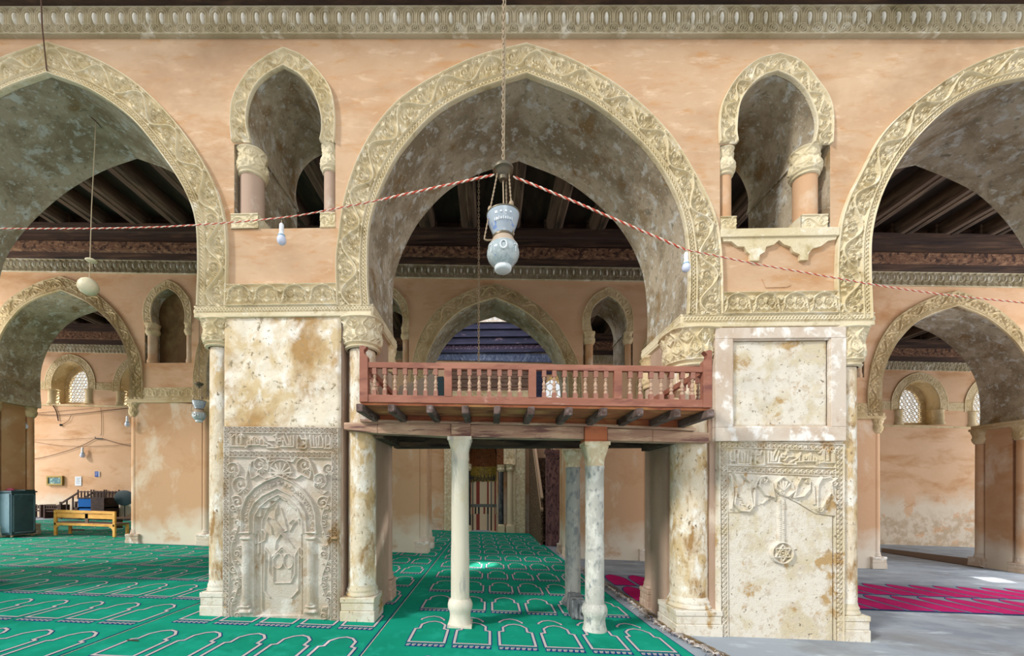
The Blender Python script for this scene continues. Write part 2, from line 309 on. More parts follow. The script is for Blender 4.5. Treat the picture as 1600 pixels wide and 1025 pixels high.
# ------------------------------------------------------------------ relief drawing
class Rel:
    """height map drawn with strokes and bosses, later turned into real raised geometry"""
    def __init__(s, x0, x1, y0, y1, res, wrap=0):
        s.nx = max(2, int(round((x1 - x0) / res)) + (0 if wrap else 1)); s.ny = int(round((y1 - y0) / res)) + 1
        s.x = x0 + (np.arange(s.nx) * ((x1 - x0) / s.nx) if wrap else np.linspace(0, x1 - x0, s.nx)); s.y = np.linspace(y0, y1, s.ny)
        s.X, s.Y = np.meshgrid(s.x, s.y); s.h = np.zeros_like(s.X); s.wrap = wrap
    def _win(s, xa, xb, ya, yb):
        i0, i1 = np.searchsorted(s.x, [xa, xb]); j0, j1 = np.searchsorted(s.y, [ya, yb]); return slice(max(j0 - 1, 0), j1 + 1), slice(max(i0 - 1, 0), i1 + 1)
    def stroke(s, pts, w, h=1.0, cut=False):
        offs = (-s.wrap, 0, s.wrap) if s.wrap else (0,)
        for o in offs:
            for (x0, y0), (x1, y1) in zip(pts[:-1], pts[1:]):
                x0o, x1o = x0 + o, x1 + o
                wj, wi = s._win(min(x0o, x1o) - w, max(x0o, x1o) + w, min(y0, y1) - w, max(y0, y1) + w)
                X = s.X[wj, wi]; Y = s.Y[wj, wi]
                if X.size == 0: continue
                dx, dy = x1o - x0o, y1 - y0; L = dx * dx + dy * dy + 1e-12
                t = np.clip(((X - x0o) * dx + (Y - y0) * dy) / L, 0, 1)
                d = np.hypot(X - x0o - t * dx, Y - y0 - t * dy) / w
                v = np.sqrt(np.clip(1 - d * d, 0, 1)) * h
                s.h[wj, wi] = np.minimum(s.h[wj, wi], -v) if cut else np.maximum(s.h[wj, wi], v)
        return s
    def disc(s, cx, cy, r, h=1.0, ry=None):
        ry = ry or r
        for o in ((-s.wrap, 0, s.wrap) if s.wrap else (0,)):
            wj, wi = s._win(cx + o - r, cx + o + r, cy - ry, cy + ry); X = s.X[wj, wi]; Y = s.Y[wj, wi]
            if X.size == 0: continue
            d = np.hypot((X - cx - o) / r, (Y - cy) / ry); v = np.sqrt(np.clip(1 - d * d, 0, 1)) * h
            s.h[wj, wi] = np.maximum(s.h[wj, wi], v)
        return s
    def ring(s, cx, cy, r, w, h=1.0, n=16, ry=None):
        ry = ry or r
        return s.stroke([(cx + r * math.cos(2 * math.pi * i / n), cy + ry * math.sin(2 * math.pi * i / n)) for i in range(n + 1)], w, h)
    def spiral(s, cx, cy, r, turns, a0, sgn, w, h=1.0, rmin=.15):
        n = int(14 * turns); pts = []
        for i in range(n + 1):
            t = i / n; rr = r * (1 - t * (1 - rmin)); a = a0 + sgn * 2 * math.pi * turns * t; pts.append((cx + rr * math.cos(a), cy + rr * math.sin(a)))
        s.stroke(pts, w, h); s.disc(cx, cy, r * .24, h); return s
    def leaf(s, cx, cy, r, a, lobes=5, w=None, h=.85, spread=1.9):
        w = w or r * .17
        for i in range(lobes):
            t = a + (i - (lobes - 1) / 2) * spread / max(1, lobes - 1)
            s.stroke([(cx, cy), (cx + r * math.cos(t), cy + r * math.sin(t))], w, h)
            s.disc(cx + r * .92 * math.cos(t), cy + r * .92 * math.sin(t), w * 1.25, h)
        return s
    def rosette(s, cx, cy, r, n=6, h=.9):
        s.disc(cx, cy, r * .32, h)
        for i in range(n):
            t = 2 * math.pi * i / n; s.disc(cx + r * .68 * math.cos(t), cy + r * .68 * math.sin(t), r * .3, h)
        return s
    def fill(s, poly, val, mode='set'):
        P = np.asarray(poly, float); ins = np.zeros(s.X.shape, bool); n = len(P)
        for i in range(n):
            xi, yi = P[i]; xj, yj = P[i - 1]
            c = ((yi > s.Y) != (yj > s.Y)) & (s.X < (xj - xi) * (s.Y - yi) / (yj - yi + 1e-12) + xi); ins ^= c
        if mode == 'set': s.h[ins] = val
        elif mode == 'add': s.h[ins] += val
        return ins
    def sample(s, u, v):
        """u in 0..1 along (wrapping), v 0..1 across"""
        fx = (u % 1.0) * s.nx; i0 = np.floor(fx).astype(int) % s.nx; i1 = (i0 + 1) % s.nx; a = fx - np.floor(fx)
        fy = np.clip(v, 0, 1) * (s.ny - 1); j0 = np.floor(fy).astype(int); j1 = np.minimum(j0 + 1, s.ny - 1); b = fy - j0
        return (s.h[j0, i0] * (1 - a) + s.h[j0, i1] * a) * (1 - b) + (s.h[j1, i0] * (1 - a) + s.h[j1, i1] * a) * b
def sinline(P, y, amp, ph=0, per=1, n=24):
    return [(P * i / n, y + amp * math.sin(2 * math.pi * (per * i / n) + ph)) for i in range(n + 1)]
def braid(R, P, y0, y1, per=4, w=.012, h=.8):
    m = (y0 + y1) / 2; a = (y1 - y0) / 2 - w
    R.stroke(sinline(P, m, a, 0, per, 24 * per // 2), w, h); R.stroke(sinline(P, m, a, math.pi, per, 24 * per // 2), w, h)
# arch band tile (v=0 intrados side)
def tile_arch():
    P, H = .78, .46; R = Rel(0, P, 0, H, .006, wrap=P)
    R.stroke([(0, .012), (P, .012)], .016, 1); braid(R, P, .03, .095, 6, .011, .75)
    R.stroke([(0, .112), (P, .112)], .010, .95); R.stroke([(0, H - .01), (P, H - .01)], .014, .9); R.stroke([(0, H - .04), (P, H - .04)], .007, .6)
    y = .27; R.stroke(sinline(P, y, .115, 0, 1, 30), .014, 1)
    R.stroke(sinline(P, y, .095, 0, 1, 30), .006, .6)
    # hollow below the crest at P/4, hollow above the trough at 3P/4
    for cx, cy, sg in ((P * .25, .235, 1), (P * .75, .315, -1)):
        R.spiral(cx - .05, cy, .07, 1.3, 2.2 * sg, sg, .010, .85)
        R.rosette(cx + .075, cy + .02 * sg, .045, 6, .85); R.rosette(cx + .06, cy - .055 * sg, .032, 5, .8)
        R.leaf(cx, cy - .05 * sg, .06, -1.57 * sg, 5, .010, .8)
        R.disc(cx - .11, cy - .05 * sg, .022, .8); R.disc(cx + .13, cy - .03 * sg, .02, .8)
    for cx, cy, a in ((P * .25, .40, 1.57), (P * .75, .14, -1.57), (P * .5, .35, .6), (P * .5, .18, 3.6), (0, .2, 2.6), (P * .02, .36, .4)):
        R.leaf(cx, cy, .045, a, 3, .010, .8, 1.5)
    for i in range(3):
        a0 = .115 - .018 * (i + 1)
        R.stroke([(P * .25 - .15 + .3 * t, .235 - .02 * i + .09 * math.sin(math.pi * t)) for t in np.linspace(0.1, .9, 9)], .0045, .55); R.stroke([(P * .75 - .15 + .3 * t, .305 + .02 * i - .09 * math.sin(math.pi * t)) for t in np.linspace(0.1, .9, 9)], .0045, .55)
    for c in (.06, .45, .55, .93):
        R.spiral(P * c, .40 if c in (.06, .93) else .15, .028, 1.2, 2, 1, .007, .8); R.leaf(P * c + .05, .405 if c in (.06, .93) else .145, .035, -1.57 if c in (.06, .93) else 1.57, 4, .007, .8)
    for i in range(46):
        R.disc(RNG.rand() * P, .13 + RNG.rand() * .30, .006 + .006 * RNG.rand(), .7)
    return R
def tile_cornice():
    P, H = .205, .41; R = Rel(0, P, 0, H, .0055, wrap=P)
    R.stroke([(0, H - .008), (P, H - .008)], .014, .8); R.stroke([(0, .01), (P, .01)], .016, .8)
    c = P / 2
    R.disc(c, .245, .032, 1.0, .092)
    for k, w in ((.058, .0095), (.086, .0095)):
        pts = [(c - k, .13)] + [(c - k * math.cos(a), .29 + k * 1.15 * math.sin(a)) for a in np.linspace(0, math.pi, 11)] + [(c + k, .13)]
        R.stroke(pts, w, .8)
    for k in (.038, .066):
        R.ring(0, .085, k, .0095, .85)
    R.disc(0, .085, .016, 1); R.stroke([(0, .19), (0, .34)], .007, .6)
    return R
def tile_impost():
    P, H = .80, .32; R = Rel(0, P, 0, H, .006, wrap=P)
    R.stroke([(0, .008), (P, .008)], .012, .9); R.stroke([(0, H - .008), (P, H - .008)], .012, .8)
    for c in (P * .25, P * .75):
        for s_ in (-1, 1):
            pts = catmull([(c + s_ * .19, .03), (c + s_ * .16, .10), (c + s_ * .15, .20), (c + s_ * .09, .27), (c, .295)], 6)
            R.stroke(list(map(tuple, pts)), .011, .95)
        for q in (-.068, .068):
            R.rosette(c + q, .17, .045, 7, .85); R.ring(c + q, .16, .062, .006, .7, ry=.095)
        R.leaf(c, .05, .07, 1.57, 5, .010, .8); R.disc(c, .2, .018, .8, .05)
    for c in (0, P * .5):
        R.spiral(c - .045, .10, .05, 1.4, 1.0, 1, .009, .85); R.spiral(c + .045, .10, .05, 1.4, 2.1, -1, .009, .85)
        R.leaf(c, .19, .07, 1.57, 5, .010, .8)
    return R
def tile_braid():
    P, H = .40, .11; R = Rel(0, P, 0, H, .005, wrap=P)
    R.stroke([(0, .006), (P, .006)], .008, .9); R.stroke([(0, H - .006), (P, H - .006)], .008, .9); braid(R, P, .018, H - .018, 4, .012, .9); return R
def tile_small():
    P, H = .44, .24; R = Rel(0, P, 0, H, .006, wrap=P)
    R.stroke([(0, .01), (P, .01)], .014, 1); R.stroke([(0, H - .008), (P, H - .008)], .012, .9)
    R.stroke(sinline(P, .12, .06, 0, 1, 24), .010, .9)
    for c, y, sg in ((P * .25, .10, 1), (P * .75, .145, -1)):
        R.spiral(c, y, .045, 1.3, 1.5 * sg, sg, .008, .85); R.leaf(c, y - .055 * sg, .035, -1.57 * sg, 3, .008, .8)
    for c in (0, P * .5): R.rosette(c, .12 + (.05 if c == 0 else -.05), .03, 5, .8); R.disc(c + .04, .2, .012, .7); R.disc(c - .03, .045, .012, .7)
    return R
def tile_cap():
    P, H = .30, .52; R = Rel(0, P, 0, H, .008, wrap=P)
    c = P / 2
    for s_ in (-1, 1):
        R.stroke(list(map(tuple, catmull([(c + s_ * .02, .14), (c + s_ * .09, .20), (c + s_ * .08, .30), (c + s_ * .03, .38), (c + s_ * .10, .47)], 6))), .012, 1)
    R.leaf(c, .17, .09, 1.57, 5, .012, .9); R.leaf(0, .32, .10, 1.57, 5, .012, .9); R.rosette(c, .29, .04, 5, .9)
    R.leaf(0, .10, .09, 1.57, 3, .014, .9); R.leaf(c, .10, .05, 1.57, 3, .012, .8)
    R.stroke([(0, .50), (P, .50)], .02, .9); R.stroke([(0, .085), (P, .085)], .016, .9); R.stroke([(0, .02), (P, .02)], .02, .9)
    return R
def tile_oval():
    R = Rel(0, .205, 0, .41, .0055, wrap=.205); R.fill([(.1025 + .031 * math.cos(a), .245 + .09 * math.sin(a)) for a in np.linspace(0, 6.283, 24)], 1.0); return R
T_OVAL = tile_oval()
T_ARCH = tile_arch(); T_CORN = tile_cornice(); T_IMP = tile_impost(); T_BRAID = tile_braid(); T_SMALL = tile_small(); T_CAP = tile_cap()
def band_relief(inner, outer, tile, period, depth, cell, Y0, base=.03, flip=False, mask=None):
    """relief ribbon between two x,z polylines on the wall plane Y0 facing -Y"""
    L = max(resample(inner, 50)[1], resample(outer, 50)[1]); n = max(4, int(L / cell)); A, _ = resample(inner, n); B, _ = resample(outer, n)
    wd = np.hypot(*(A[n // 2] - B[n // 2])); m = max(4, int(wd / cell)); k = max(1, round(L / period))
    t = np.linspace(0, 1, m); s = np.linspace(0, 1, n) * k
    S, Tt = np.meshgrid(s, t); H = tile.sample(S, 1 - Tt if flip else Tt) * depth + base
    XZ = A[None] * (1 - t[:, None, None]) + B[None] * t[:, None, None]
    V = np.stack([XZ[..., 0], Y0 - H, XZ[..., 1]], -1)
    e0 = V[:1].copy(); e0[..., 1] = Y0 + .01; e1 = V[-1:].copy(); e1[..., 1] = Y0 + .01
    V = np.concatenate([e0, V, e1]); c0 = V[:, :1].copy(); c0[..., 1] = Y0 + .01; c1 = V[:, -1:].copy(); c1[..., 1] = Y0 + .01
    V = np.concatenate([c0, V, c1], 1)
    mi = 0
    if mask is not None:
        M_ = mask.sample(S, Tt) > .5; M_ = np.pad(M_, 1); mi = M_[:-1, :-1].astype(int)
    mb = MB(); mb.grid(V.reshape(-1, 3), V.shape[0], V.shape[1], mi); return mb
def quad_relief(mb, p0, du, dv, nrm, tile, period, depth, cell, base=.0):
    """relief on a flat rectangle: origin p0, edge vectors du, dv, outward normal"""
    p0, du, dv, nrm = [np.array(a, float) for a in (p0, du, dv, nrm)]
    Lu = np.linalg.norm(du); Lv = np.linalg.norm(dv); n = max(3, int(Lu / cell)); m = max(3, int(Lv / cell))
    S, Tt = np.meshgrid(np.linspace(0, 1, n), np.linspace(0, 1, m)); k = max(1, round(Lu / period))
    H = tile.sample(S * k, Tt) * depth + base
    V = p0 + S[..., None] * du + Tt[..., None] * dv + H[..., None] * nrm
    P0 = p0 + S[..., None] * du + Tt[..., None] * dv - .01 * nrm
    V = np.concatenate([P0[:1], V, P0[-1:]]); P0 = np.concatenate([P0[:1], P0, P0[-1:]])
    V = np.concatenate([P0[:, :1], V, P0[:, -1:]], 1)
    mb.grid(V.reshape(-1, 3), V.shape[0], V.shape[1]); return mb
def relief_capital(mb, c, r0, r1, h, cell=.012, k=None, depth=.03, square=0.55):
    """bell capital with carved leaves, growing from round to squarish"""
    n = max(24, int(2 * math.pi * r1 / cell)); m = max(10, int(h / cell)); k = k or max(4, round(2 * math.pi * r1 / .24))
    a = np.linspace(0, 2 * math.pi, n + 1); v = np.linspace(0, 1, m); A, Vv = np.meshgrid(a, v)
    prof = r0 * 1.06 + (r1 - r0) * (np.clip((Vv - .1) / .9, 0, 1) ** 1.5) + .04 * np.sin(np.clip(Vv * 1.6, 0, 1) * math.pi)
    ca, sa = np.cos(A), np.sin(A); sq = 1 / np.maximum(np.abs(ca), np.abs(sa)); w_ = np.clip((Vv - .55) / .45, 0, 1) * square
    R = prof * (1 - w_ + w_ * np.minimum(sq, 1.3)) + T_CAP.sample(A / (2 * math.pi) * k, Vv) * depth
    V = np.stack([c[0] + R * ca, c[1] + R * sa, c[2] + Vv * h], -1); mb.grid(V.reshape(-1, 3), m, n + 1)
    t = V[-1, :-1]; mb.add(t, [tuple(range(n))]); return mb
# ------------------------------------------------------------------ surveyed outlines of the near arcade
def halves(L, R): return L, R
A_ARCH = {
 'left': dict(
  il=[(-186, 470), (-188, 420), (-183, 351), (-165, 302), (-125, 249), (-60, 190), (14, 146), (81, 121)],
  ir=[(81, 121), (146, 146), (210, 190), (259, 249), (293, 302), (310, 351), (313, 420), (311, 480)],
  ol=[(-236, 470), (-232, 385), (-210, 322), (-170, 259), (-120, 195), (-60, 137), (6, 98), (81, 72)],
  or_=[(81, 72), (156, 98), (220, 137), (278, 195), (322, 259), (349, 322), (358, 385), (356, 480)]),
 'centre': dict(
  il=[(579, 480), (576, 439), (577, 371), (586, 327), (606, 278), (633, 234), (681, 183), (740, 149), (822, 122)],
  ir=[(822, 122), (915, 161), (993, 222), (1037, 278), (1063, 337), (1072, 390), (1074, 440), (1072, 493)],
  ol=[(528, 480), (526, 415), (529, 380), (540, 312), (564, 244), (603, 183), (652, 141), (740, 96), (822, 74)],
  or_=[(822, 74), (895, 100), (973, 146), (1041, 210), (1085, 278), (1115, 341), (1125, 405), (1127, 493)]),
 'right': dict(
  il=[(1358, 500), (1355, 405), (1359, 356), (1373, 307), (1398, 259), (1432, 215), (1480, 171), (1539, 141), (1602, 126)],
  ol=[(1305, 500), (1303, 430), (1307, 366), (1320, 317), (1344, 268), (1373, 215), (1417, 171), (1485, 122), (1554, 90), (1602, 77)]),
}
ra = A_ARCH['right']; ra['ir'] = [(3204 - x, y + 10) for x, y in reversed(ra['il'])]; ra['or_'] = [(3204 - x, y + 10) for x, y in reversed(ra['ol'])]
ra['ir'][0] = ra['il'][-1]; ra['or_'][0] = ra['ol'][-1]
def curve(pp, Y=0): return catmull([W(x, y, Y) for x, y in pp], 6)
for a in A_ARCH.values():
    a['IL'], a['IR'], a['OL'], a['OR'] = [curve(a[k]) for k in ('il', 'ir', 'ol', 'or_')]
SW = {
 'left': dict(inner=([(394, 223), (388, 195), (391, 165), (402, 140), (420, 122), (445, 108)], [(445, 108), (471, 123), (491, 148), (502, 180), (504, 205), (501, 223)]),
              outer=([(364, 223), (362, 190), (367, 155), (389, 117), (415, 95), (445, 79)], [(445, 79), (475, 92), (501, 117), (519, 145), (525, 185), (524, 223)]),
              x=(366, 524), jl=391, jr=503, sill=357, cap=224, cols=((387, 19), (512, 10.5))),
 'right': dict(inner=([(1151, 225), (1149, 205), (1154, 166), (1170, 140), (1190, 124), (1211, 117)], [(1211, 117), (1235, 128), (1256, 150), (1270, 182), (1272, 205), (1268, 226)]),
              outer=([(1123, 225), (1122, 195), (1127, 163), (1149, 125), (1180, 98), (1215, 88)], [(1215, 88), (1248, 100), (1276, 132), (1294, 160), (1299, 190), (1298, 226)]),
              x=(1125, 1297), jl=1146, jr=1271, sill=361, cap=225, cols=((1138, 10.5), (1276, 17))),
}
for s_ in SW.values():
    s_['I'] = np.concatenate([curve(s_['inner'][0]), curve(s_['inner'][1])[1:]]); s_['O'] = np.concatenate([curve(s_['outer'][0]), curve(s_['outer'][1])[1:]])
PX = 1 / 106.7
def slab(name, outer, holes, Y0, T, mats, parent):
    """wall slab with openings; faces across the wall (soffits, jambs) take the second material"""
    cu = bpy.data.curves.new(name, 'CURVE'); cu.dimensions = '2D'; cu.fill_mode = 'BOTH'; cu.extrude = T / 2
    for pl in [outer] + holes:
        pl = [tuple(p) for p in pl]; q = [pl[0]]
        for p in pl[1:]:
            if math.hypot(p[0] - q[-1][0], p[1] - q[-1][1]) > 1e-4: q.append(p)
        sp_ = cu.splines.new('POLY'); sp_.points.add(len(q) - 1); sp_.use_cyclic_u = True
        for i, p in enumerate(q): sp_.points[i].co = (p[0], p[1], 0, 1)
    ob = bpy.data.objects.new(name, cu); COL.objects.link(ob)
    dg = bpy.context.evaluated_depsgraph_get(); me = bpy.data.meshes.new_from_object(ob.evaluated_get(dg))
    bpy.data.objects.remove(ob); bpy.data.curves.remove(cu)
    n = len(me.vertices); co = np.empty(n * 3, np.float32); me.vertices.foreach_get('co', co); co = co.reshape(-1, 3)
    new = np.stack([co[:, 0], Y0 + T / 2 - co[:, 2], co[:, 1]], 1)
    lo = np.array(org(parent)) if parent is not None else np.zeros(3)
    me.vertices.foreach_set('co', (new - lo).astype(np.float32).ravel()); me.materials.clear()
    for m in mats: me.materials.append(MATS[m])
    me.update()
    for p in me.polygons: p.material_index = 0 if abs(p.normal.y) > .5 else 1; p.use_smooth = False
    o = bpy.data.objects.new(name, me); COL.objects.link(o)
    if parent is not None: o.parent = parent
    return o
def col_profile(r, z0, z1): return [(r * 1.0, z0), (r * .985, z0 + (z1 - z0) * .5), (r * .95, z1)]
def base_prof(r, h): # moulded base, height h
    return [(r * 1.28, 0), (r * 1.30, h * .12), (r * 1.22, h * .22), (r * 1.12, h * .30), (r * 1.12, h * .36), (r * 1.24, h * .44), (r * 1.22, h * .58), (r * 1.08, h * .66), (r * 1.08, h * .72), (r * 1.16, h * .80), (r * 1.10, h * .92), (r, h)]
def engaged_column(parent, cx, cy, r, z0, zcap, ztop, mats=('column_plaster', 'carved_stucco', 'white_plaster'), plinth=.36, cell=.012, name='engaged_column', capw=None, pw=None):
    c = MB(); c.lathe(col_profile(r, z0 + plinth + .14, zcap), (cx, cy, 0), 28); col = c.build(name, mats[0], parent, smooth=40)
    if ztop - zcap > .05:
        c = MB(); relief_capital(c, (cx, cy, zcap), r, (capw or r * 1.3), ztop - zcap, .009 if cell < .015 else cell, depth=.045 if cell < .015 else .025); c.build('capital', mats[1], col, smooth=True)
    pw = pw or r * 1.25
    c = MB(); hh = plinth
    c.box(cx - pw, cx + pw, cy - pw, cy + pw, z0 - .03, z0 + hh * .45); c.box(cx - pw * .96, cx + pw * .96, cy - pw * .96, cy + pw * .96, z0 + hh * .45, z0 + hh * .78); c.box(cx - pw, cx + pw, cy - pw, cy + pw, z0 + hh * .78, z0 + hh)
    c.lathe([(r * 1.18, hh), (r * 1.2, hh + .03), (r * 1.10, hh + .06), (r * 1.14, hh + .09), (r * 1.04, hh + .12), (r, hh + .17)], (cx, cy, z0), 28)
    c.build('column_base', mats[2], col, smooth=35, bevel=.012)
    return col
# ------------------------------------------------------------------ setting: floor
XL, XR, YN, YF = -27.0, 29.0, -9.0, 14.75
mb = MB(); mb.box(XL, XR, YN, YF + 1.2, -.3, 0, sl=True)
fl = mb.build('floor', 'paving'); tag(fl, 'smooth blue grey stone paving, bare beside the carpets', 'floor', kind='structure')
# ------------------------------------------------------------------ near arcade wall
TA = 1.5
def zl(px, py): return W(px, py)[1]
ZB = {'a': zl(-210, 487), 'b': zl(446, 496), 'c': zl(1212, 511), 'd': zl(1960, 528)}      # undersides of the imposts
xa0 = WX(-560); xa1 = WX(2120)
out = [(xa0, ZB['a'])]
for (k, zb, zn) in (('left', ZB['a'], ZB['b']), ('centre', ZB['b'], ZB['c']), ('right', ZB['c'], ZB['d'])):
    a = A_ARCH[k]; out.append((a['IL'][0][0], zb)); out += [tuple(p) for p in a['IL']] + [tuple(p) for p in a['IR'][1:]]; out.append((a['IR'][-1][0], zn))
out += [(xa1, ZB['d']), (xa1, 9.0 + gz(xa1) + .15), (xa0, 9.0 + gz(xa0) + .15)]
holes = []
for k, s_ in SW.items():
    x0, x1 = WX(s_['x'][0]), WX(s_['x'][1]); zs = W(sum(s_['x']) / 2, s_['sill'])[1]; zc = W(sum(s_['x']) / 2, s_['cap'])[1]
    holes.append([(x0, zs), (x0, zc)] + [tuple(p) for p in s_['I']] + [(x1, zc), (x1, zs)])
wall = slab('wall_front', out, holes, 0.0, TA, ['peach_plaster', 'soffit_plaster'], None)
tag(wall, 'near arcade wall of peach plaster above three broad pointed arches', 'wall', kind='structure')
for k in ('left', 'centre', 'right'):
    a = A_ARCH[k]
    mb = band_relief(np.concatenate([a['IL'], a['IR'][1:]]), np.concatenate([a['OL'], a['OR'][1:]]), T_ARCH, .78, .075, .0068, 0.0, .007)
    mb.build('arch_band', 'carved_stucco', wall, smooth=True)
# hook and ridge wire stay with the pendant; small arched openings
for k, s_ in SW.items():
    band_relief(s_['I'], s_['O'], T_SMALL, .44, .06, .0068, 0.0, .007).build('window_arch_band', 'carved_stucco', wall, smooth=True)
    zs = W(sum(s_['x']) / 2, s_['sill'])[1]; zc = W(sum(s_['x']) / 2, s_['cap'])[1]
    x0, x1 = WX(s_['x'][0]), WX(s_['x'][1])
    mb = MB(); mb.box(x0 - .02, WX(s_['jl']), .22, TA - .02, zs - .01, zc + .03); mb.box(WX(s_['jr']), x1 + .02, .22, TA - .02, zs - .01, zc + .03)
    mb.build('window_jamb', 'soffit_plaster', wall)
    for px, rp_ in s_['cols']:
        r = rp_ * PX; cx = WX(px - 4 if px > 1200 or px < 400 else px); cy = r + .015
        mb = MB(); mb.lathe([(r * .95, .24), (r * .95, zc - zs - .36)], (cx, cy, zs), 24); mb.lathe([(r * 1.08, .05), (r * 1.12, .12), (r * 1.0, .16), (r * 1.08, .2), (r * .95, .25)], (cx, cy, zs), 24)
        c = mb.build('window_column', 'jamb_plaster' if k == 'left' else 'pier_far', wall, smooth=40)
        mb = MB(); relief_capital(mb, (cx, cy, zc - .40), r * .9, r * 1.0 + .01, .40, .011, depth=.022, square=.15); mb.build('capital', 'carved_stucco', c, smooth=True)
        mb = MB(); quad_relief(mb, (cx - r * 1.15, cy - r * 1.15, zs), (r * 2.3, 0, 0), (0, 0, .22), (0, -1, 0), T_SMALL, .3, .02, .011); mb.box(cx - r * 1.15, cx + r * 1.15, cy - r * 1.14, cy + r * 1.1, zs, zs + .22); mb.build('column_base', 'carved_stucco', c)
# scalloped sill of the right opening
x0, z1 = W(1122, 362); x1, z0 = W(1306, 372)
mb = MB(); mb.box(x0, x1, -.07, .05, z0, z1); sill = mb.build('window_sill', 'carved_stucco', wall, bevel=.01)
def scallop(pts): return [W(x, y) for x, y in pts]
pl = scallop([(1124, 371), (1128, 380), (1140, 380), (1150, 388), (1160, 388), (1164, 396), (1169, 400), (1169, 410), (1183, 410), (1184, 401), (1192, 396), (1194, 388), (1206, 385), (1214, 378), (1222, 385), (1232, 388), (1236, 396), (1246, 400), (1247, 409), (1259, 409), (1260, 399), (1266, 391), (1280, 387), (1290, 379), (1302, 377), (1304, 371)])
mb = MB(); mb.prism(pl, -.045, .01); mb.build('scalloped_apron', 'carved_stucco', sill)
# stain of fallen relief under it
mb = MB(); mb.prism(scallop([(1190, 436), (1198, 431), (1232, 432), (1235, 446), (1228, 449), (1196, 450)]), -.012, .01); mb.build('plaster_patch', 'peach_plaster', wall)
# stucco cornice, one continuous trim
zc0 = lambda x: 8.60 + gz(x)
bot = np.array([[x, W(0, 0)[1] * 0 + 8.605 + .0 + gz(x) * 1.0] for x in np.linspace(xa0, xa1, 40)]); top = bot + np.array([0, .415])
tr = band_relief(bot, top, T_CORN, .205, .07, .0062, 0.0, .02, mask=T_OVAL).build('trim_1', ['grey_stucco', 'oval_stucco'], None, smooth=True)
tag(tr, 'grey carved stucco cornice of looped leaves along the top of the near arcade', 'cornice', kind='structure')
mb = MB(); mb.box(xa0, xa1, TA - .32, TA - .1, 8.9, 10.45, sl=True); mb.box(xa0, xa1, -.16, .3, 9.02, 9.5, sl=True); mb.box(xa0, xa1, -.22, .3, 9.5, 9.95, sl=True)
tw = mb.build('trim_2', 'cornice_wood'); tag(tw, 'dark timber board resting on the cornice of the near arcade', 'timber', kind='structure')
# ------------------------------------------------------------------ carved niche panel, left pier (drawn in survey pixels)
def panel_mesh(x0, x1, y0, y1, res, draw, depth, Y0=0.0):
    R = Rel(x0, x1, y0, y1, res); draw(R)
    nx, ny = R.nx, R.ny; X = np.empty((ny, nx)); Z = np.empty((ny, nx))
    u = (R.x - CX) / F; dx = math.cos(YAW) * u - math.sin(YAW); dy = math.sin(YAW) * u + math.cos(YAW); t = (Y0 - CAM[1]) / dy
    X[:] = (t * dx)[None]; Z[:] = CAM[2] + t[None] * ((HY - R.y) / F)[:, None]
    V = np.stack([X, Y0 - R.h * depth, Z], -1)
    e = V.copy(); e[..., 1] = Y0 + .06
    V = np.concatenate([e[:1], V, e[-1:]]); e = np.concatenate([e[:1], e, e[-1:]]); V = np.concatenate([e[:, :1], V, e[:, -1:]], 1)
    mb = MB(); mb.grid(V[::-1].reshape(-1, 3), V.shape[0], V.shape[1]); return mb
def beads(R, p, q, step=8.0, r=2.9):
    L = math.hypot(q[0] - p[0], q[1] - p[1]); n = max(1, int(round(L / step)))
    for i in range(n + 1):
        t = i / n; x, y = p[0] + (q[0] - p[0]) * t, p[1] + (q[1] - p[1]) * t; R.ring(x, y, r, .9, .75, 10); R.disc(x, y, 1.5, .8)
def Z1(l): return [(340 + x / 5.125, 650 + y / 5.125) for x, y in l]
def Z2(l): return [(340 + x / 5.125, 800 + y / 5.125) for x, y in l]
def kufic(R, x0, x1, y0, y1, flip=False):
    """angular lettering copied from the panel; coordinates 0..815 x 0..145 of the traced field"""
    S = [[(8, 12), (8, 106), (120, 106), (125, 118)], [(40, 10), (18, 30), (18, 100)], [(52, 5), (52, 90), (68, 90)], [(75, 10), (60, 40), (60, 90)], [(85, 5), (85, 98)], [(105, 15), (95, 5), (95, 85)], [(118, 30), (105, 10)],
         [(132, 118), (145, 95), (140, 70)], [(150, 95), (240, 95), (240, 55)], [(165, 60), (165, 95)], [(185, 35), (190, 95)], [(200, 45), (205, 95)], [(215, 55), (222, 75)],
         [(262, 30), (290, 75), (330, 95), (345, 105)], [(262, 30), (275, 55), (275, 95)], [(250, 100), (300, 100), (300, 120), (380, 120)], [(310, 60), (360, 60), (385, 90)], [(365, 10), (385, 50), (410, 40), (410, 65), (385, 65)],
         [(350, 20), (375, 5), (370, 40)], [(405, 110), (510, 110), (510, 20)], [(430, 15), (455, 95), (490, 95)], [(450, 5), (475, 60), (475, 95)], [(485, 25), (490, 95)], [(425, 60), (430, 105)],
         [(540, 120), (540, 20)], [(560, 15), (575, 45), (610, 50), (610, 115)], [(535, 122), (600, 125), (612, 110)], [(580, 100), (600, 85), (590, 70)], [(600, 12), (618, 45)],
         [(640, 15), (650, 118), (745, 118), (745, 45)], [(668, 20), (672, 100)], [(690, 35), (695, 105)], [(715, 20), (710, 100)], [(730, 12), (745, 60)],
         [(770, 15), (765, 120)], [(790, 15), (805, 45), (800, 118)], [(755, 125), (810, 125)], [(780, 95), (795, 90)]]
    for l in S:
        if flip: l = [(815 - x, y) for x, y in l]
        R.stroke([(x0 + x / 815 * (x1 - x0), y0 + y / 140 * (y1 - y0)) for x, y in l], 1.9, .85)
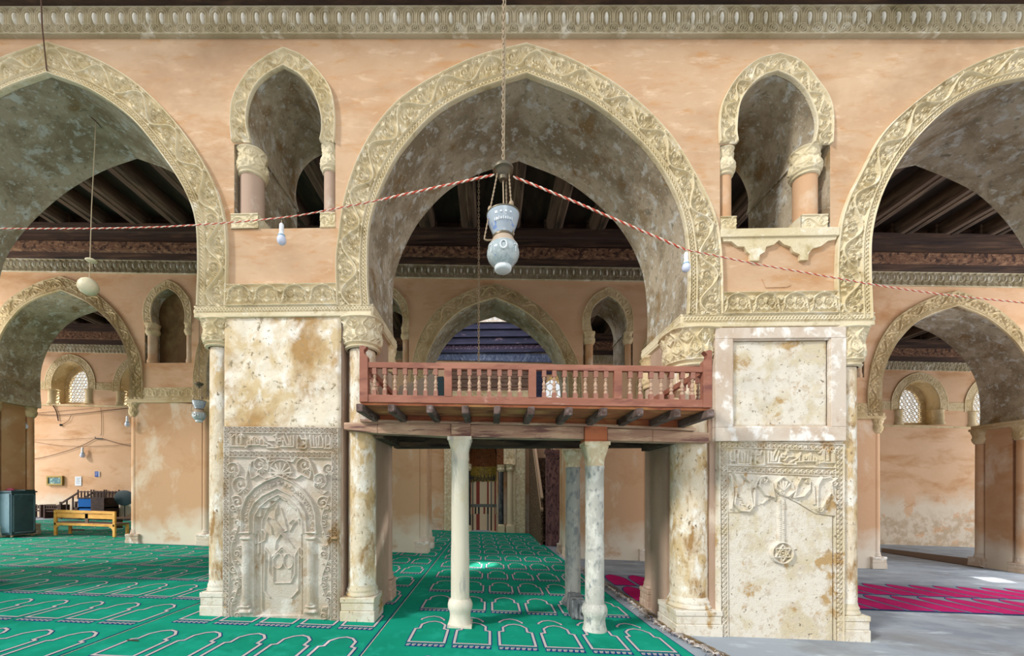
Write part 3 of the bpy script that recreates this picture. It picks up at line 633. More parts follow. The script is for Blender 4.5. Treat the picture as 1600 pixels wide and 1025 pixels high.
def draw_left(R):
    R.h[:] = 0
    # framing lines
    for p, q in (((352, 667), (529, 669)), ((360, 676), (521, 678)), ((360, 705), (521, 707)), ((360, 714), (519, 716)), ((352, 667), (350, 969)), ((360, 676), (359, 966)), ((529, 669), (529, 972)), ((520, 678), (518, 972))):
        R.stroke([p, q], 1.2, .7)
    beads(R, (356, 671.5), (525, 673.5)); beads(R, (358, 709), (521, 711)); beads(R, (355.5, 680), (354.5, 960)); beads(R, (525, 682), (523.5, 968))
    kufic(R, 361, 520, 678, 704)
    # five palmette spandrel
    for (x, y, r, a, sg) in ((365, 733, 13, 1.2, -1), (379, 757, 15, 2.2, 1), (408, 727, 14, .6, -1), (478, 727, 14, 2.5, 1), (515, 733, 10, 1.9, 1), (500, 750, 13, 1.2, -1), (373, 785, 11, 4, 1), (506, 786, 11, 5.4, -1)):
        R.spiral(x, y, r, 1.5, a, sg, 1.6, .9); R.leaf(x + 2, y + 4, r * .62, 1.4, 5, 1.2, .8)
    R.leaf(440, 741, 17, -1.57, 7, 2.0, .9, 2.9); R.ring(440, 735, 16, 1.4, .9, 20); R.leaf(421, 722, 9, -1.2, 3, 1.4, .8); R.leaf(459, 722, 9, -2, 3, 1.4, .8)
    for c in (1, -1):
        R.stroke([(440 + c * dx, y) for dx, y in ((3, 745), (8, 742), (14, 746), (24, 748), (33, 742), (45, 748), (48, 735), (45, 722), (34, 716), (26, 722))], 1.5, .9)
        R.stroke([(440 + c * dx, y) for dx, y in ((48, 725), (53, 745), (53, 762), (66, 772), (72, 768))], 1.5, .9)
        R.disc(440 + c * 5, 741, 3, 1)
    # scroll borders down both sides
    for xm, ph in ((369, 0), (510, math.pi)):
        R.stroke([(xm + 6 * math.sin(ph + (y - 790) / 15.0), y) for y in range(776, 966, 2)], 1.3, .85)
        for i, y in enumerate(range(790, 962, 24)):
            s1 = 1 if (i % 2 == 0) else -1
            if xm > 440: s1 = -s1
            R.spiral(xm - 3 * s1, y + 3, 6, 1.4, 1.0, s1, 1.1, .8); R.leaf(xm + 4 * s1, y + 14, 6, 1.0, 4, 1.1, .7); R.disc(xm + 5 * s1, y - 5, 1.6, .7)
    # arch band
    oa = Z1([(200, 940), (202, 760), (240, 655), (310, 575), (400, 520), (500, 483), (600, 528), (690, 590), (758, 680), (790, 780), (795, 940)])
    ib = Z1([(262, 940), (264, 780), (300, 700), (370, 640), (490, 582), (600, 640), (665, 700), (712, 790), (722, 940)])
    ni = Z1([(292, 940), (298, 800), (338, 730), (410, 670), (490, 630), (570, 670), (640, 740), (672, 820), (684, 940)])
    fi = Z1([(345, 940), (350, 840), (385, 755), (500, 652), (615, 745), (642, 830), (662, 940)])
    bot = 962
    R.fill(oa + [(oa[-1][0], bot), (oa[0][0], bot)], .05)
    R.stroke(oa, 1.7, 1.15)
    A, L = resample(np.array(oa[:]), 60); B, _ = resample(np.array(ib), 60)
    for i in range(60):
        m = A[i] * .5 + B[i] * .5; R.disc(m[0] + (RNG.rand() - .5) * 4, m[1] + (RNG.rand() - .5) * 4, 1.7, .55)
        if i % 3 == 0: R.spiral(m[0], m[1], 3.6, 1.1, i, 1 if i % 2 else -1, .8, .6)
    R.stroke(ib, 1.5, 1.0); R.fill(ni + [(ni[-1][0], bot), (ni[0][0], bot)], -1.05); R.stroke(ni, 1.3, .5); 
    R.fill(fi + [(fi[-1][0], bot), (fi[0][0], bot)], -.78); R.stroke(fi, .9, -0.4 + .0) if False else None
    for l in (fi + [(468, 955)],): R.stroke([(x, y) for x, y in l], .9, -.7, cut=False) if False else None
    # colonnettes with capitals
    for xc in (385, 486.5):
        for dx in np.arange(-5.5, 5.6, .8):
            R.stroke([(xc + dx, 846), (xc + dx, 944)], .8, max(.05, math.sqrt(max(0, 1 - (dx / 6.0) ** 2)) * 1.25))
        R.stroke([(xc - 7, 832), (xc + 7, 832)], 2.0, 1.3); R.stroke([(xc - 6, 841), (xc + 6, 841)], 3, 1.2); R.stroke([(xc - 6, 947), (xc + 6, 947)], 2.5, 1.2); R.stroke([(xc - 7, 955), (xc + 7, 955)], 4, 1.1)
    # inner mihrab drawing: frames, lobes, small panel
    def g(l, w=1.2, v=-.35): 
        for (p, q) in zip(l[:-1], l[1:]):
            R2 = [(p[0], p[1]), (q[0], q[1])]
            dx, dy = R2[1][0] - R2[0][0], R2[1][1] - R2[0][1]; L2 = dx * dx + dy * dy + 1e-9
            t = np.clip(((R.X - R2[0][0]) * dx + (R.Y - R2[0][1]) * dy) / L2, 0, 1); d = np.hypot(R.X - R2[0][0] - t * dx, R.Y - R2[0][1] - t * dy) / w
            k = np.sqrt(np.clip(1 - d * d, 0, 1)); R.h = np.where(k > 0, np.maximum(R.h, -.78 + k * .5), R.h)
    g(fi, 1.1, -.6); g([fi[0], (408, 955)], 1.1, -.6); g([fi[-1], (471, 955)], 1.1, -.6)
    g(Z2([(410, 690), (365, 640), (372, 290), (410, 350), (405, 490), (440, 540)]), 1.4, -.1); g(Z2([(585, 690), (640, 630), (645, 290), (612, 355), (612, 500), (580, 570)]), 1.4, -.1)
    g(Z2([(430, 360), (510, 280), (610, 360)]), 1.6, .1); g(Z2([(440, 570), (440, 380), (510, 300), (590, 380), (580, 570), (440, 573)]), 0.8, -.1)
    for cx in (478, 560): g([(340 + (cx + 40 * math.cos(a)) / 5.125, 800 + (395 + 60 * math.sin(a)) / 5.125) for a in np.linspace(0, 2 * math.pi, 16)], 1.2, -.1)
    g(Z2([(455, 300), (460, 240), (500, 175), (560, 230), (600, 285)]), 1.0, 0); g(Z2([(470, 20), (472, -60), (455, 0), (450, 60), (520, 160), (550, 150), (530, 60), (500, -30)]), 0.9, -.1)
    g(Z2([(430, 180), (420, 120), (385, 70), (400, 40), (440, 60)]), 0.7, -.1); g(Z2([(570, 160), (600, 100), (625, 75), (600, 60), (565, 90)]), 0.7, -.1)
    g(Z2([(330, 250), (370, 230), (380, 170), (350, 140)]), 1.5, .2); g(Z2([(660, 270), (690, 330), (670, 370), (640, 330)]), 1.2, .1); g(Z2([(320, 190), (320, 330)]), 1.6, .0); g(Z2([(300, 150), (280, 200), (295, 250)]), 3, .3)
    R.stroke([(521, 841), (527, 841)], 2.6, 1.2)
    R.h += (RNG.rand(*R.h.shape) - .5) * .12
def draw_right(R):
    R.h[:] = 0
    k = 5.127
    def q(l): return [(1110 + x / k, 670 + y / k) for x, y in l]
    for l in ([(60, 95), (1050, 130)], [(125, 150), (1000, 180)], [(125, 295), (990, 315)], [(125, 345), (1000, 380)]): R.stroke(q(l), 1.2, .8)
    R.stroke([(1122, 688), (1124, 1004)], 1.3, .9); R.stroke([(1134, 700), (1136, 1002)], 1.0, .7); R.stroke([(1315, 695), (1315, 1006)], 1.3, .9); R.stroke([(1303, 702), (1303, 1004)], 1.0, .7)
    beads(R, q([(100, 125)])[0], q([(1020, 157)])[0]); beads(R, q([(100, 322)])[0], q([(1020, 352)])[0])
    beads(R, (1129, 702), (1130.5, 998), 7.6); beads(R, (1309, 708), (1309, 1000), 7.6)
    kufic(R, 1136, 1302, 702, 730, flip=True)
    # palmettes, deeply modelled
    top = q([(135, 355), (985, 395), (990, 700), (830, 680), (700, 600), (560, 530), (430, 590), (330, 640), (280, 670), (135, 670)])
    R.fill(top, .55)
    low = q([(140, 672), (280, 672), (330, 640), (430, 585), (560, 530), (700, 605), (830, 683), (970, 705), (975, 1700), (145, 1700)])
    R.fill([(x, min(y, 1001)) for x, y in low], .35)
    for l, w in (([(170, 360), (200, 420), (190, 500), (175, 600), (220, 655), (290, 660), (320, 620), (300, 520), (290, 430), (240, 375)], 2.0), ([(150, 640), (165, 520), (150, 420), (140, 380)], 1.5),
                 ([(330, 620), (335, 460), (370, 390), (430, 380), (470, 430), (490, 540)], 2.0), ([(380, 400), (370, 460), (420, 530), (490, 548)], 1.8),
                 ([(560, 385), (505, 430), (500, 480), (540, 520)], 2.0), ([(560, 385), (630, 440), (650, 500), (600, 540)], 2.0),
                 ([(650, 540), (670, 450), (700, 395), (760, 395), (800, 450), (810, 600)], 2.0), ([(770, 420), (770, 480), (720, 540), (650, 550)], 1.8),
                 ([(870, 390), (835, 450), (830, 560), (830, 640)], 2.0), ([(985, 400), (940, 430), (950, 520), (985, 600)], 1.8), ([(860, 400), (940, 390)], 1.5)):
        R.stroke(q(l), w, 1.4)
    R.leaf(*q([(565, 495)])[0], 14, -1.57, 5, 1.8, 1.2, 1.6)
    for c in ((290, 625, 5), (405, 410, 5), (850, 640, 5), (960, 435, 5), (545, 510, 4), (755, 420, 4)): R.spiral(*q([(c[0], c[1])])[0], c[2], 1.3, 0, 1, 1.2, 1.4)
    for i in range(5):
        R.stroke(q([(200 + 12 * i, 520 + 22 * i), (240 + 10 * i, 560 + 14 * i), (262, 620)]), .9, 1.2); R.stroke(q([(940 - 6 * i, 520 + 24 * i), (900 - 4 * i, 580 + 14 * i), (870, 630)]), .9, 1.2)
        R.stroke(q([(400 + 10 * i, 600 - 12 * i), (450, 560)]), .8, 1.0)
    # hanging chain and star medallion
    cx, cy = 1218, 863
    for dx in np.arange(-4.4, 4.5, .8): R.stroke([(1217 + dx, 778), (1218 + dx, 846)], .8, .95)
    for i in range(22):
        R.disc(1214.8, 782 + i * 3, 1.1, 1.4); R.disc(1220.2, 783.5 + i * 3, 1.1, 1.4)
    ins = np.hypot(R.X - cx, R.Y - cy)
    R.h = np.where(ins < 17, .3, R.h); R.ring(cx, cy, 16, 1.8, 1.5, 28)
    for off in (0, math.pi / 3):
        P3 = [(cx + 13 * math.cos(off + math.pi / 2 + 2 * math.pi * i / 3), cy + 13 * math.sin(off + math.pi / 2 + 2 * math.pi * i / 3)) for i in range(4)]; R.stroke(P3, 1.4, 1.5)
    R.ring(cx, cy, 4.5, 1.3, 1.5, 12); R.disc(cx, cy, 2.3, 1.6)
    R.fill([(1299, 806), (1303, 806), (1303, 1002), (1299, 1002)], -1.0)
    R.fill([(1262, 990), (1268, 990), (1268, 997), (1262, 997)], .0)
    R.h += (RNG.rand(*R.h.shape) - .5) * .10
# ------------------------------------------------------------------ piers of the near arcade
def near_pier(name, label, pxl, pxr, rl, rr, zimp, capl, capr, core, panels, group=None):
    xl, xr = WX(pxl), WX(pxr); xm = (xl + xr) / 2; g0 = gz(xm)
    P = root(name, label, 'pier', (xm, TA / 2, g0))
    cl, cr = WX(core[0]), WX(core[1])
    mb = MB(); mb.box(cl, cr, 0.055, TA, g0 - .15, zimp); mb.box(xl + .04, xr - .04, rl * 1.9, TA - .36, g0 - .15, zimp)
    mb.build('pier_core', 'jamb_plaster', P)
    if panels == 'blank': 
        mb = MB(); mb.box(cl + .01, cr - .01, -.015, .03, g0 - .1, zimp - .02); mb.build('front_plaster', 'pier_plaster', P)
    for (cx, r, zc) in ((xl + rl, rl, capl), (xr - rr, rr, capr)):
        engaged_column(P, cx, r + .005, r, gz(cx), zc, zimp)
    for (cx, r, zc) in ((xl + .17, .15, capl), (xr - .17, .15, capr)):
        engaged_column(P, cx, TA - .16, r, gz(cx), zc, zimp, mats=('jamb_plaster', 'far_stucco', 'jamb_plaster'), cell=.018)
    return P
# left carved pier
PL = near_pier('masonry_pier', 'near pier with a carved niche panel, left of the wooden platform', 318, 581, .165, .205, ZB['b'], zl(336, 541), zl(559, 543), (347, 534), 'l')
xc0, z1 = W(350, 495); xc1, z0 = W(533, 668)
mb = MB()
def lumpy(mb, x0, x1, z0, z1, Y, amp=.012, cell=.03, seed=0):
    nx = max(3, int((x1 - x0) / cell)); nz = max(3, int((z1 - z0) / cell)); r = np.random.RandomState(seed); a = r.rand(nz // 4 + 2, nx // 4 + 2)
    X, Z = np.meshgrid(np.linspace(x0, x1, nx), np.linspace(z0, z1, nz)); fi = np.linspace(0, a.shape[0] - 1.001, nz); fj = np.linspace(0, a.shape[1] - 1.001, nx)
    i0 = fi.astype(int)[:, None]; j0 = fj.astype(int)[None]; b = (fi % 1)[:, None]; c = (fj % 1)[None]
    H = (a[i0, j0] * (1 - c) + a[i0, j0 + 1] * c) * (1 - b) + (a[i0 + 1, j0] * (1 - c) + a[i0 + 1, j0 + 1] * c) * b
    Yv = Y - H * amp; Yv[0] = Yv[-1] = Y + .02; Yv[:, 0] = Yv[:, -1] = Y + .02
    mb.grid(np.stack([X, Yv, Z], -1).reshape(-1, 3), nz, nx)
lumpy(mb, xc0, xc1, z0 - .01, z1, -.01, .02, .03, 3); mb.build('stained_plaster_field', 'pier_plaster', PL, smooth=True)
panel_mesh(350, 531, 667, 972, .5, draw_left, .05, -.005).build('carved_niche_panel', 'panel_stucco', PL, smooth=True)
# right carved pier
PR = near_pier('masonry_pier', 'near pier with a framed blank field above a star medallion, right of the wooden platform', 1061, 1352, .265, .185, ZB['c'], zl(1086, 572), zl(1331, 572), (1112, 1317), 'r')
mb = MB()
fo = [W(x, y) for x, y in ((1114, 513), (1316, 516), (1316, 694), (1116, 688))]; xo0, xo1 = fo[0][0], fo[1][0]
i0x, i1z = W(1141, 532); i1x, i0z = W(1293, 668); zt = W(1215, 514)[1]; zb_ = W(1215, 690)[1]
mb.box(xo0, xo1, -.07, .02, i1z, zt); mb.box(xo0, xo1, -.07, .02, zb_, i0z); mb.box(xo0, i0x, -.07, .02, i0z, i1z); mb.box(i1x, xo1, -.07, .02, i0z, i1z)
mb.build('plaster_frame', 'frame_plaster', PR, bevel=.008)
mb = MB(); lumpy(mb, i0x + .0, i1x, i0z, i1z, .0, .015, .03, 5); mb.build('framed_plaster_field', 'white_plaster', PR, smooth=True)
mb = MB()
for a_, b_ in (((i0x, i0z), (i0x, i1z)), ((i0x, i1z), (i1x, i1z)), ((i1x, i1z), (i1x, i0z)), ((i1x, i0z), (i0x, i0z))): mb.bar((a_[0], -.03, a_[1]), (b_[0], -.03, b_[1]), .03, .04)
mb.build('inner_moulding', 'frame_plaster', PR)
panel_mesh(1121, 1317, 687, 1007, .5, draw_right, .055, -.005).build('carved_medallion_panel', 'white_plaster', PR, smooth=True)
# the two end piers, mostly outside the view
near_pier('masonry_pier', 'near pier at the far left end of the arcade, outside the carpeted bay', -480, -188, .2, .2, ZB['a'], ZB['a'] - .45, ZB['a'] - .45, (-450, -220), 'blank')
near_pier('masonry_pier', 'near pier at the far right end of the arcade', 1850, 2110, .2, .2, ZB['d'], ZB['d'] - .45, ZB['d'] - .45, (1880, 2080), 'blank')
# imposts: carved frieze between the bands, plait and moulding round each pier
def impost(P, pxl, pxr, f0, f1, fy0, fy1, by1, my1):
    xl, xr = WX(pxl), WX(pxr)
    m0 = W((pxl + pxr) / 2, my1)[1]; m1 = W((pxl + pxr) / 2, by1)[1]; bt = W((pxl + pxr) / 2, fy1)[1]; ft = W((f0 + f1) / 2, fy0)[1]
    mb = MB(); mb.box(xl, xr, -.055, TA + .03, m0, m1); mb.box(xl + .02, xr - .02, -.02, TA, m1, bt + .0)
    o = mb.build('impost_moulding', 'carved_stucco', P, bevel=.012)
    mb = MB(); quad_relief(mb, (xl + .01, -.03, m1 - .005), (xr - xl - .02, 0, 0), (0, 0, bt - m1 + .01), (0, -1, 0), T_BRAID, .40, .035, .007)
    for sx, s_ in ((xl + .0, -1), (xr - .0, 1)):
        if s_ > 0: quad_relief(mb, (sx - .0, -.03, m0 + .02), (0, TA + .03, 0), (0, 0, bt - m0), (1, 0, 0), T_BRAID, .40, .03, .014)
        else: quad_relief(mb, (sx, TA, m0 + .02), (0, -TA - .03, 0), (0, 0, bt - m0), (-1, 0, 0), T_BRAID, .40, .03, .014)
    mb.build('plait_moulding', 'carved_stucco', o, smooth=True)
    x0, x1 = WX(f0), WX(f1)
    mb = MB(); quad_relief(mb, (x0, -.02, bt), (x1 - x0, 0, 0), (0, 0, ft - bt), (0, -1, 0), T_IMP, .80, .07, .0068); mb.build('carved_frieze', 'carved_stucco', o, smooth=True)
impost(PL, 307, 582, 356, 528, 446, 480, 490, 497)
impost(PR, 1064, 1362, 1127, 1305, 458, 493, 505, 512)
# ------------------------------------------------------------------ second arcade, 6.8 m behind
YB, TB = 6.78, 1.36
a = A_ARCH['centre']; xc = a['IL'][-1][0]; gc = gz(xc)
def local(P): Q = np.array(P).copy(); Q[:, 0] -= xc; Q[:, 1] -= gc; return Q
LI = np.concatenate([local(a['IL']), local(a['IR'])[1:]]); LO = np.concatenate([local(a['OL']), local(a['OR'])[1:]])
half = 2.26; LI[:, 0] *= half / 2.33; LO[:, 0] *= half / 2.33 * .985
zI = ZB['b'] - gz(WX(446)) + .07
pc = WX(446); s_ = SW['left']; SI = s_['I'] - np.array([pc, gz(pc)]); SO = s_['O'] - np.array([pc, gz(pc)])
sx0, sx1 = WX(366) - pc, WX(524) - pc; szs = W(445, 357)[1] - gz(pc); szc = W(445, 224)[1] - gz(pc)
BC = [WX(p, YB) for p in (-245, 97, 432, 774, 1130, 1495, 1850)]
out = [(BC[0] - 3.6, zI + gz(BC[0]))]
for c in BC:
    g = gz(c); L = LI + np.array([c, g]); out.append((L[0][0], zI + g)); out += [tuple(p) for p in L]; out.append((L[-1][0], zI + g))
out += [(BC[-1] + 3.6, zI + gz(BC[-1])), (BC[-1] + 3.6, 9.05 + gz(BC[-1])), (BC[0] - 3.6, 9.05 + gz(BC[0]))]
PCs = [(BC[i] + BC[i + 1]) / 2 for i in range(6)]
holes = []
for i, p in enumerate(PCs):
    g = gz(p); holes.append([(p + sx0, szs + g), (p + sx0, szc + g)] + [tuple(q) for q in SI + np.array([p, g])] + [(p + sx1, szc + g), (p + sx1, szs + g)])
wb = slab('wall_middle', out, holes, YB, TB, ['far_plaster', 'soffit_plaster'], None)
tag(wb, 'second arcade wall of peach plaster seen through the near arches', 'wall', kind='structure')
for i, c in enumerate(BC[1:-1]):
    if i in (1, 3): pass
    g = gz(c); band_relief(LI + np.array([c, g]), LO + np.array([c, g]), T_ARCH, .78, .06, .014, YB, .01).build('arch_band', 'far_stucco', wb, smooth=True)
for i, p in enumerate(PCs[1:5]):
    g = gz(p); o_ = np.array([p, g])
    band_relief(SI + o_, SO + o_, T_SMALL, .44, .025, .02, YB, .02).build('window_arch_band', 'far_stucco', wb, smooth=True)
    mb = MB(); mb.box(p + sx0 - .02, p + WX(391) - pc, YB + .22, YB + TB - .02, szs + g - .01, szc + g + .03); mb.box(p + WX(503) - pc, p + sx1 + .02, YB + .22, YB + TB - .02, szs + g - .01, szc + g + .03); mb.build('window_jamb', 'soffit_plaster', wb)
    for dx, r in ((WX(385) - pc, .15), (WX(512) - pc, .11)):
        mb = MB(); mb.lathe([(r, 0), (r * 1.1, .06), (r, .12), (r * .9, .16), (r * .9, szc - szs - .36)], (p + dx, YB + .10, szs + g), 16); c_ = mb.build('window_column', 'pier_far', wb, smooth=40)
        mb = MB(); relief_capital(mb, (p + dx, YB + .10, szc + g - .38), r * .9, r * 1.2, .38, .022, depth=.02); mb.build('capital', 'far_stucco', c_, smooth=True)
# walled-up opening in the left part
mb = MB(); p = PCs[1]; mb.box(p + sx0 + .05, p + sx1 - .05, YB + .3, YB + .5, szs + gz(p), 8.4 + gz(p)); mb.build('blocked_opening', 'blind_plaster', wb)
bx0, bx1 = BC[0] - 3.6, BC[-1] + 3.6
bot = np.array([[x, 8.605 + gz(x)] for x in np.linspace(bx0 + 4, bx1 - 4, 30)])
tr = band_relief(bot, bot + np.array([0, .415]), T_CORN, .205, .07, .011, YB, .02, mask=T_OVAL).build('trim_3', ['grey_stucco', 'oval_stucco'], None, smooth=True)
tag(tr, 'grey carved stucco cornice of looped leaves along the top of the second arcade', 'cornice', kind='structure')
mb = MB(); mb.box(bx0, bx1, YB - .14, YB + .3, 9.02, 9.20, sl=True); mb.box(bx0, bx1, YB - .30, YB + .3, 9.20, 9.45, 1, sl=True); mb.box(bx0, bx1, YB - .24, YB + .3, 9.45, 9.75, sl=True); mb.box(bx0, bx1, YB - .36, YB + .3, 9.75, 10.0, sl=True); mb.box(bx0, bx1, YB - .0, YB + .3, 9.95, 10.45, sl=True); mb.box(bx0, bx1, YB + TB - .3, YB + TB + .02, 9.0, 10.45, sl=True)
tw = mb.build('trim_4', ['cornice_wood', 'carved_wood']); tag(tw, 'stepped dark timber cornice with a carved strip above the second arcade', 'timber', kind='structure')
def far_pier(p, label, group=None, cell=.02, flat=False):
    g = gz(p); hw = (BC[1] - BC[0]) / 2 - half; hw = 3.58 - half - .02
    P = root('masonry_pier', label, 'pier', (p, YB + TB / 2, g))
    mb = MB(); mb.box(p - hw + .22, p + hw - .22, YB + .0, YB + TB - .02, g - .1, zI + g); mb.box(p - hw + .05, p + hw - .05, YB + .33, YB + TB - .33, g - .1, zI + g); mb.build('pier_core', 'pier_far', P)
    for sx in (-1, 1):
        engaged_column(P, p + sx * (hw - .15), YB + .15, .15, g, zI + g - .45, zI + g, mats=('pier_far', 'far_stucco', 'frame_plaster'), cell=.022, plinth=.34, capw=.21, pw=.22)
        engaged_column(P, p + sx * (hw - .15), YB + TB - .15, .15, g, zI + g - .45, zI + g, mats=('pier_far', 'far_stucco', 'frame_plaster'), cell=.03, plinth=.34, capw=.21, pw=.22)
    mb = MB(); mb.box(p - hw - .06, p + hw + .06, YB - .05, YB + TB + .05, zI + g - .02, zI + g + .06); o = mb.build('impost_moulding', 'far_stucco', P, bevel=.01)
    mb = MB(); quad_relief(mb, (p - hw - .03, YB - .03, zI + g + .05), (2 * hw + .06, 0, 0), (0, 0, .11), (0, -1, 0), T_BRAID, .4, .02, .02)
    for sx in (-1, 1): quad_relief(mb, (p + sx * (hw + .02), YB + (0 if sx > 0 else TB), zI + g + .05), (0, TB * sx, 0), (0, 0, .11), (sx, 0, 0), T_BRAID, .4, .02, .025)
    mb.build('plait_moulding', 'far_stucco', o, smooth=True)
    mb = MB(); w2 = hw - .46; quad_relief(mb, (p - w2, YB - .02, zI + g + .16), (2 * w2, 0, 0), (0, 0, .30), (0, -1, 0), T_IMP, .8, .03, .02); mb.build('carved_frieze', 'far_stucco', o, smooth=True)
    return P
far_pier(PCs[0], 'pier of the second arcade at the far left edge of the carpets')
far_pier(PCs[1], 'smooth peach pier of the second arcade, behind the yellow bench')
far_pier(PCs[2], 'pier of the second arcade seen just left of the white marble column')
far_pier(PCs[3], 'pale pier of the second arcade seen right of the front grey marble column')
far_pier(PCs[4], 'pier of the second arcade just beyond the medallion pier, on bare paving')
far_pier(PCs[5], 'pier of the second arcade at the right edge of the photo with a crumbling foot')
# ------------------------------------------------------------------ end wall with pierced windows
YC = 14.73
def arch_poly(cx, z0, zs, za, hw, n=10):
    """pointed arch outline, springing zs, apex za"""
    pts = [(cx - hw, z0), (cx - hw, zs)]
    t = [(-1, 0), (-.98, .25), (-.86, .52), (-.64, .76), (-.34, .92), (0, 1)]
    c = catmull([(cx + x * hw, zs + y * (za - zs)) for x, y in t], 5); pts += [tuple(p) for p in c[1:]]
    pts += [(2 * cx - x, z) for x, z in reversed(pts[:-1])]; return pts
wins = []
holesC = []
WC = [WX(110, YC), WX(217, YC), WX(5, YC), WX(1436, YC), WX(1551, YC)]
zsill = W(1436, 664, YC)[1] - gz(WX(1436, YC)); zapx = W(1436, 594, YC)[1] - gz(WX(1436, YC)); zspr = W(1436, 636, YC)[1] - gz(WX(1436, YC))
HWC = 30 * 20.73 / 640
for c in WC:
    g = gz(c); holesC.append(arch_poly(c, zsill + g, zspr + g, zapx + g, HWC))
for x_ in (17.1, -11.8): holesC.append(arch_poly(x_, 6.2 + gz(x_), 7.0 + gz(x_), 7.6 + gz(x_), .5))  # unseen plain openings added so sun patches reach the floor
cw = WX(868, YC); zw0 = W(868, 632, YC)[1]; zw1 = W(868, 585, YC)[1]
holesC.append(arch_poly(cw, zw0, zw0 + .8, zw1, .5))
# niche opening of the mihrab and dome drum gap
mx0, mx1 = WX(734, YC), WX(776, YC); mxc = (mx0 + mx1) / 2; mz1 = 4.9
holesC.append(arch_poly(mxc, .0, 3.9, mz1, (mx1 - mx0) / 2 ))
out = [(XL, -.5 + gz(XL)), (XR, -.5 + gz(XR)), (XR, 9.05 + gz(XR)), (XL, 9.05 + gz(XL))]
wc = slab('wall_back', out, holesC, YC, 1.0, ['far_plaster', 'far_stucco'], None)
tag(wc, 'far wall of flaking peach plaster with small pierced windows high up', 'wall', kind='structure')
mb = MB(); mb.box(XL, XR, YC - .03, YC + .01, zsill - .12, zsill - .03, sl=True); t_ = mb.build('wall_ledge', 'far_stucco', wc)
# frieze linking the window arches
segs = [(XL + 1, WC[2] - 1.35), (WC[2] + 1.35, WC[0] - 1.35), (WC[0] + 1.35, WC[1] - 1.35), (WC[1] + 1.35, WX(640, YC)), (WX(900, YC), WC[3] - 1.35), (WC[3] + 1.35, WC[4] - 1.35)]
mb = MB()
for x0, x1 in segs:
    if x1 - x0 > .1: quad_relief(mb, (x0, YC - .01, zspr - .15 + gz(x0)), (x1 - x0, 0, gz(x1) - gz(x0)), (0, 0, .40), (0, -1, 0), T_SMALL, .44, .03, .03)
mb.build('linking_frieze', 'far_stucco', wc, smooth=True)
for i, c in enumerate(WC + [cw]):
    g = gz(c); big = i < 5
    if big:
        I = np.array(arch_poly(c, zspr + g - .15, zspr + g, zapx + g, HWC)); O = np.array(arch_poly(c, zspr + g - .15, zspr + g, zapx + g + .40, HWC + .40))
        band_relief(I, O, T_SMALL, .44, .03, .026, YC, .02).build('window_arch_band', 'far_stucco', wc, smooth=True)
        for sx in (-1, 1):
            mb = MB(); mb.lathe([(.26, 0), (.24, .1), (.21, .16), (.21, .7), (.25, .76), (.27, zspr - .15 - zsill)], (c + sx * (HWC + .02), YC + .08, zsill + g), 18); mb.build('window_column', 'far_stucco', wc, smooth=40)
    wn = root('window_%d' % (i + 1), ['pierced arched window above the framed picture', 'pierced arched window half hidden by the second arcade, left', 'pierced arched window beyond the far left pier', 'pierced arched window above the bare right-hand wall', 'pierced arched window at the right edge behind the arch soffit', 'small glaring arched window seen between the balusters'][i], 'window', (c, YC + .6, zsill + g), kind='structure')
    hw = HWC - .22 if big else .38; z0 = (zsill + g + .22) if big else zw0 + .1; zsp = (zspr + g - .12) if big else zw0 + .75; za = (zapx + g - .30) if big else zw1 - .1
    if big:
        o_ = [(c - HWC - .1, zsill + g - .1), (c + HWC + .1, zsill + g - .1), (c + HWC + .1, zapx + g + .1), (c - HWC - .1, zapx + g + .1)]
        slab('window_frame', o_, [arch_poly(c, z0, zsp, za, hw)], YC + .62, .10, ['far_stucco', 'far_stucco'], wn)
    mb = MB(); hx = .105 if big else .21; row = 0; z = z0; poly = np.array(arch_poly(c, z0, zsp, za, hw))
    def inside(x, z):
        r = False
        for a_ in range(len(poly)):
            x1, z1 = poly[a_]; x2, z2 = poly[a_ - 1]
            if (z1 > z) != (z2 > z) and x < (x2 - x1) * (z - z1) / (z2 - z1 + 1e-12) + x1: r = not r
        return r
    dz = hx * 1.5; ny = int((za - z0) / dz) + 2; nx = int(2 * hw / (hx * 1.732)) + 2
    for r_ in range(ny):
        for q_ in range(-nx // 2 - 1, nx // 2 + 2):
            px_ = c + (q_ + (r_ % 2) * .5) * hx * 1.732; pz_ = z0 + r_ * dz
            for k in (0, 1, 2):
                a0 = math.pi / 2 + k * math.pi / 3 + 0; A_ = (px_ + hx * math.cos(a0), pz_ + hx * math.sin(a0)); B_ = (px_ + hx * math.cos(a0 + math.pi / 3), pz_ + hx * math.sin(a0 + math.pi / 3))
                if inside(*A_) or inside(*B_): mb.bar((A_[0], YC + .66, A_[1]), (B_[0], YC + .66, B_[1]), .05, .030, up=(0, 1, 0)) if False else mb.bar((A_[0], YC + .66, A_[1]), (B_[0], YC + .66, B_[1]), .034, .034)
            if inside(px_, pz_) and (q_ + r_) % 2 == 0 and big: mb.obox((px_, YC + .66, pz_), (1, 0, 0), (0, 1, 0), (0, 0, 1), .028, .017, .028)
    if mb.n: mb.build('pierced_screen', 'lattice', wn)
mb = MB()
for k_, (x0, x1) in enumerate(((XL + 1, -3.1), (3.4, XR - 1), (-3.1, 3.4))):
    tr_b = np.array([[x, 8.605 + gz(x)] for x in np.linspace(x0, x1, 20)]); q_ = band_relief(tr_b, tr_b + np.array([0, .415]), T_CORN, .205, .05, .025, YC, .04)
    V_ = q_.v[0]; nr_ = int((V_[:, 0] == V_[0, 0]).sum()); mb.grid(V_, nr_, len(V_) // nr_, 0 if k_ < 2 else 1) if False else None
    mb.v.append(V_); mb.f.append(('G', q_.f[0][1] + mb.n)); mb.m.append(('G', 0 if k_ < 2 else 1, len(q_.f[0][1]))); mb.n += len(V_)
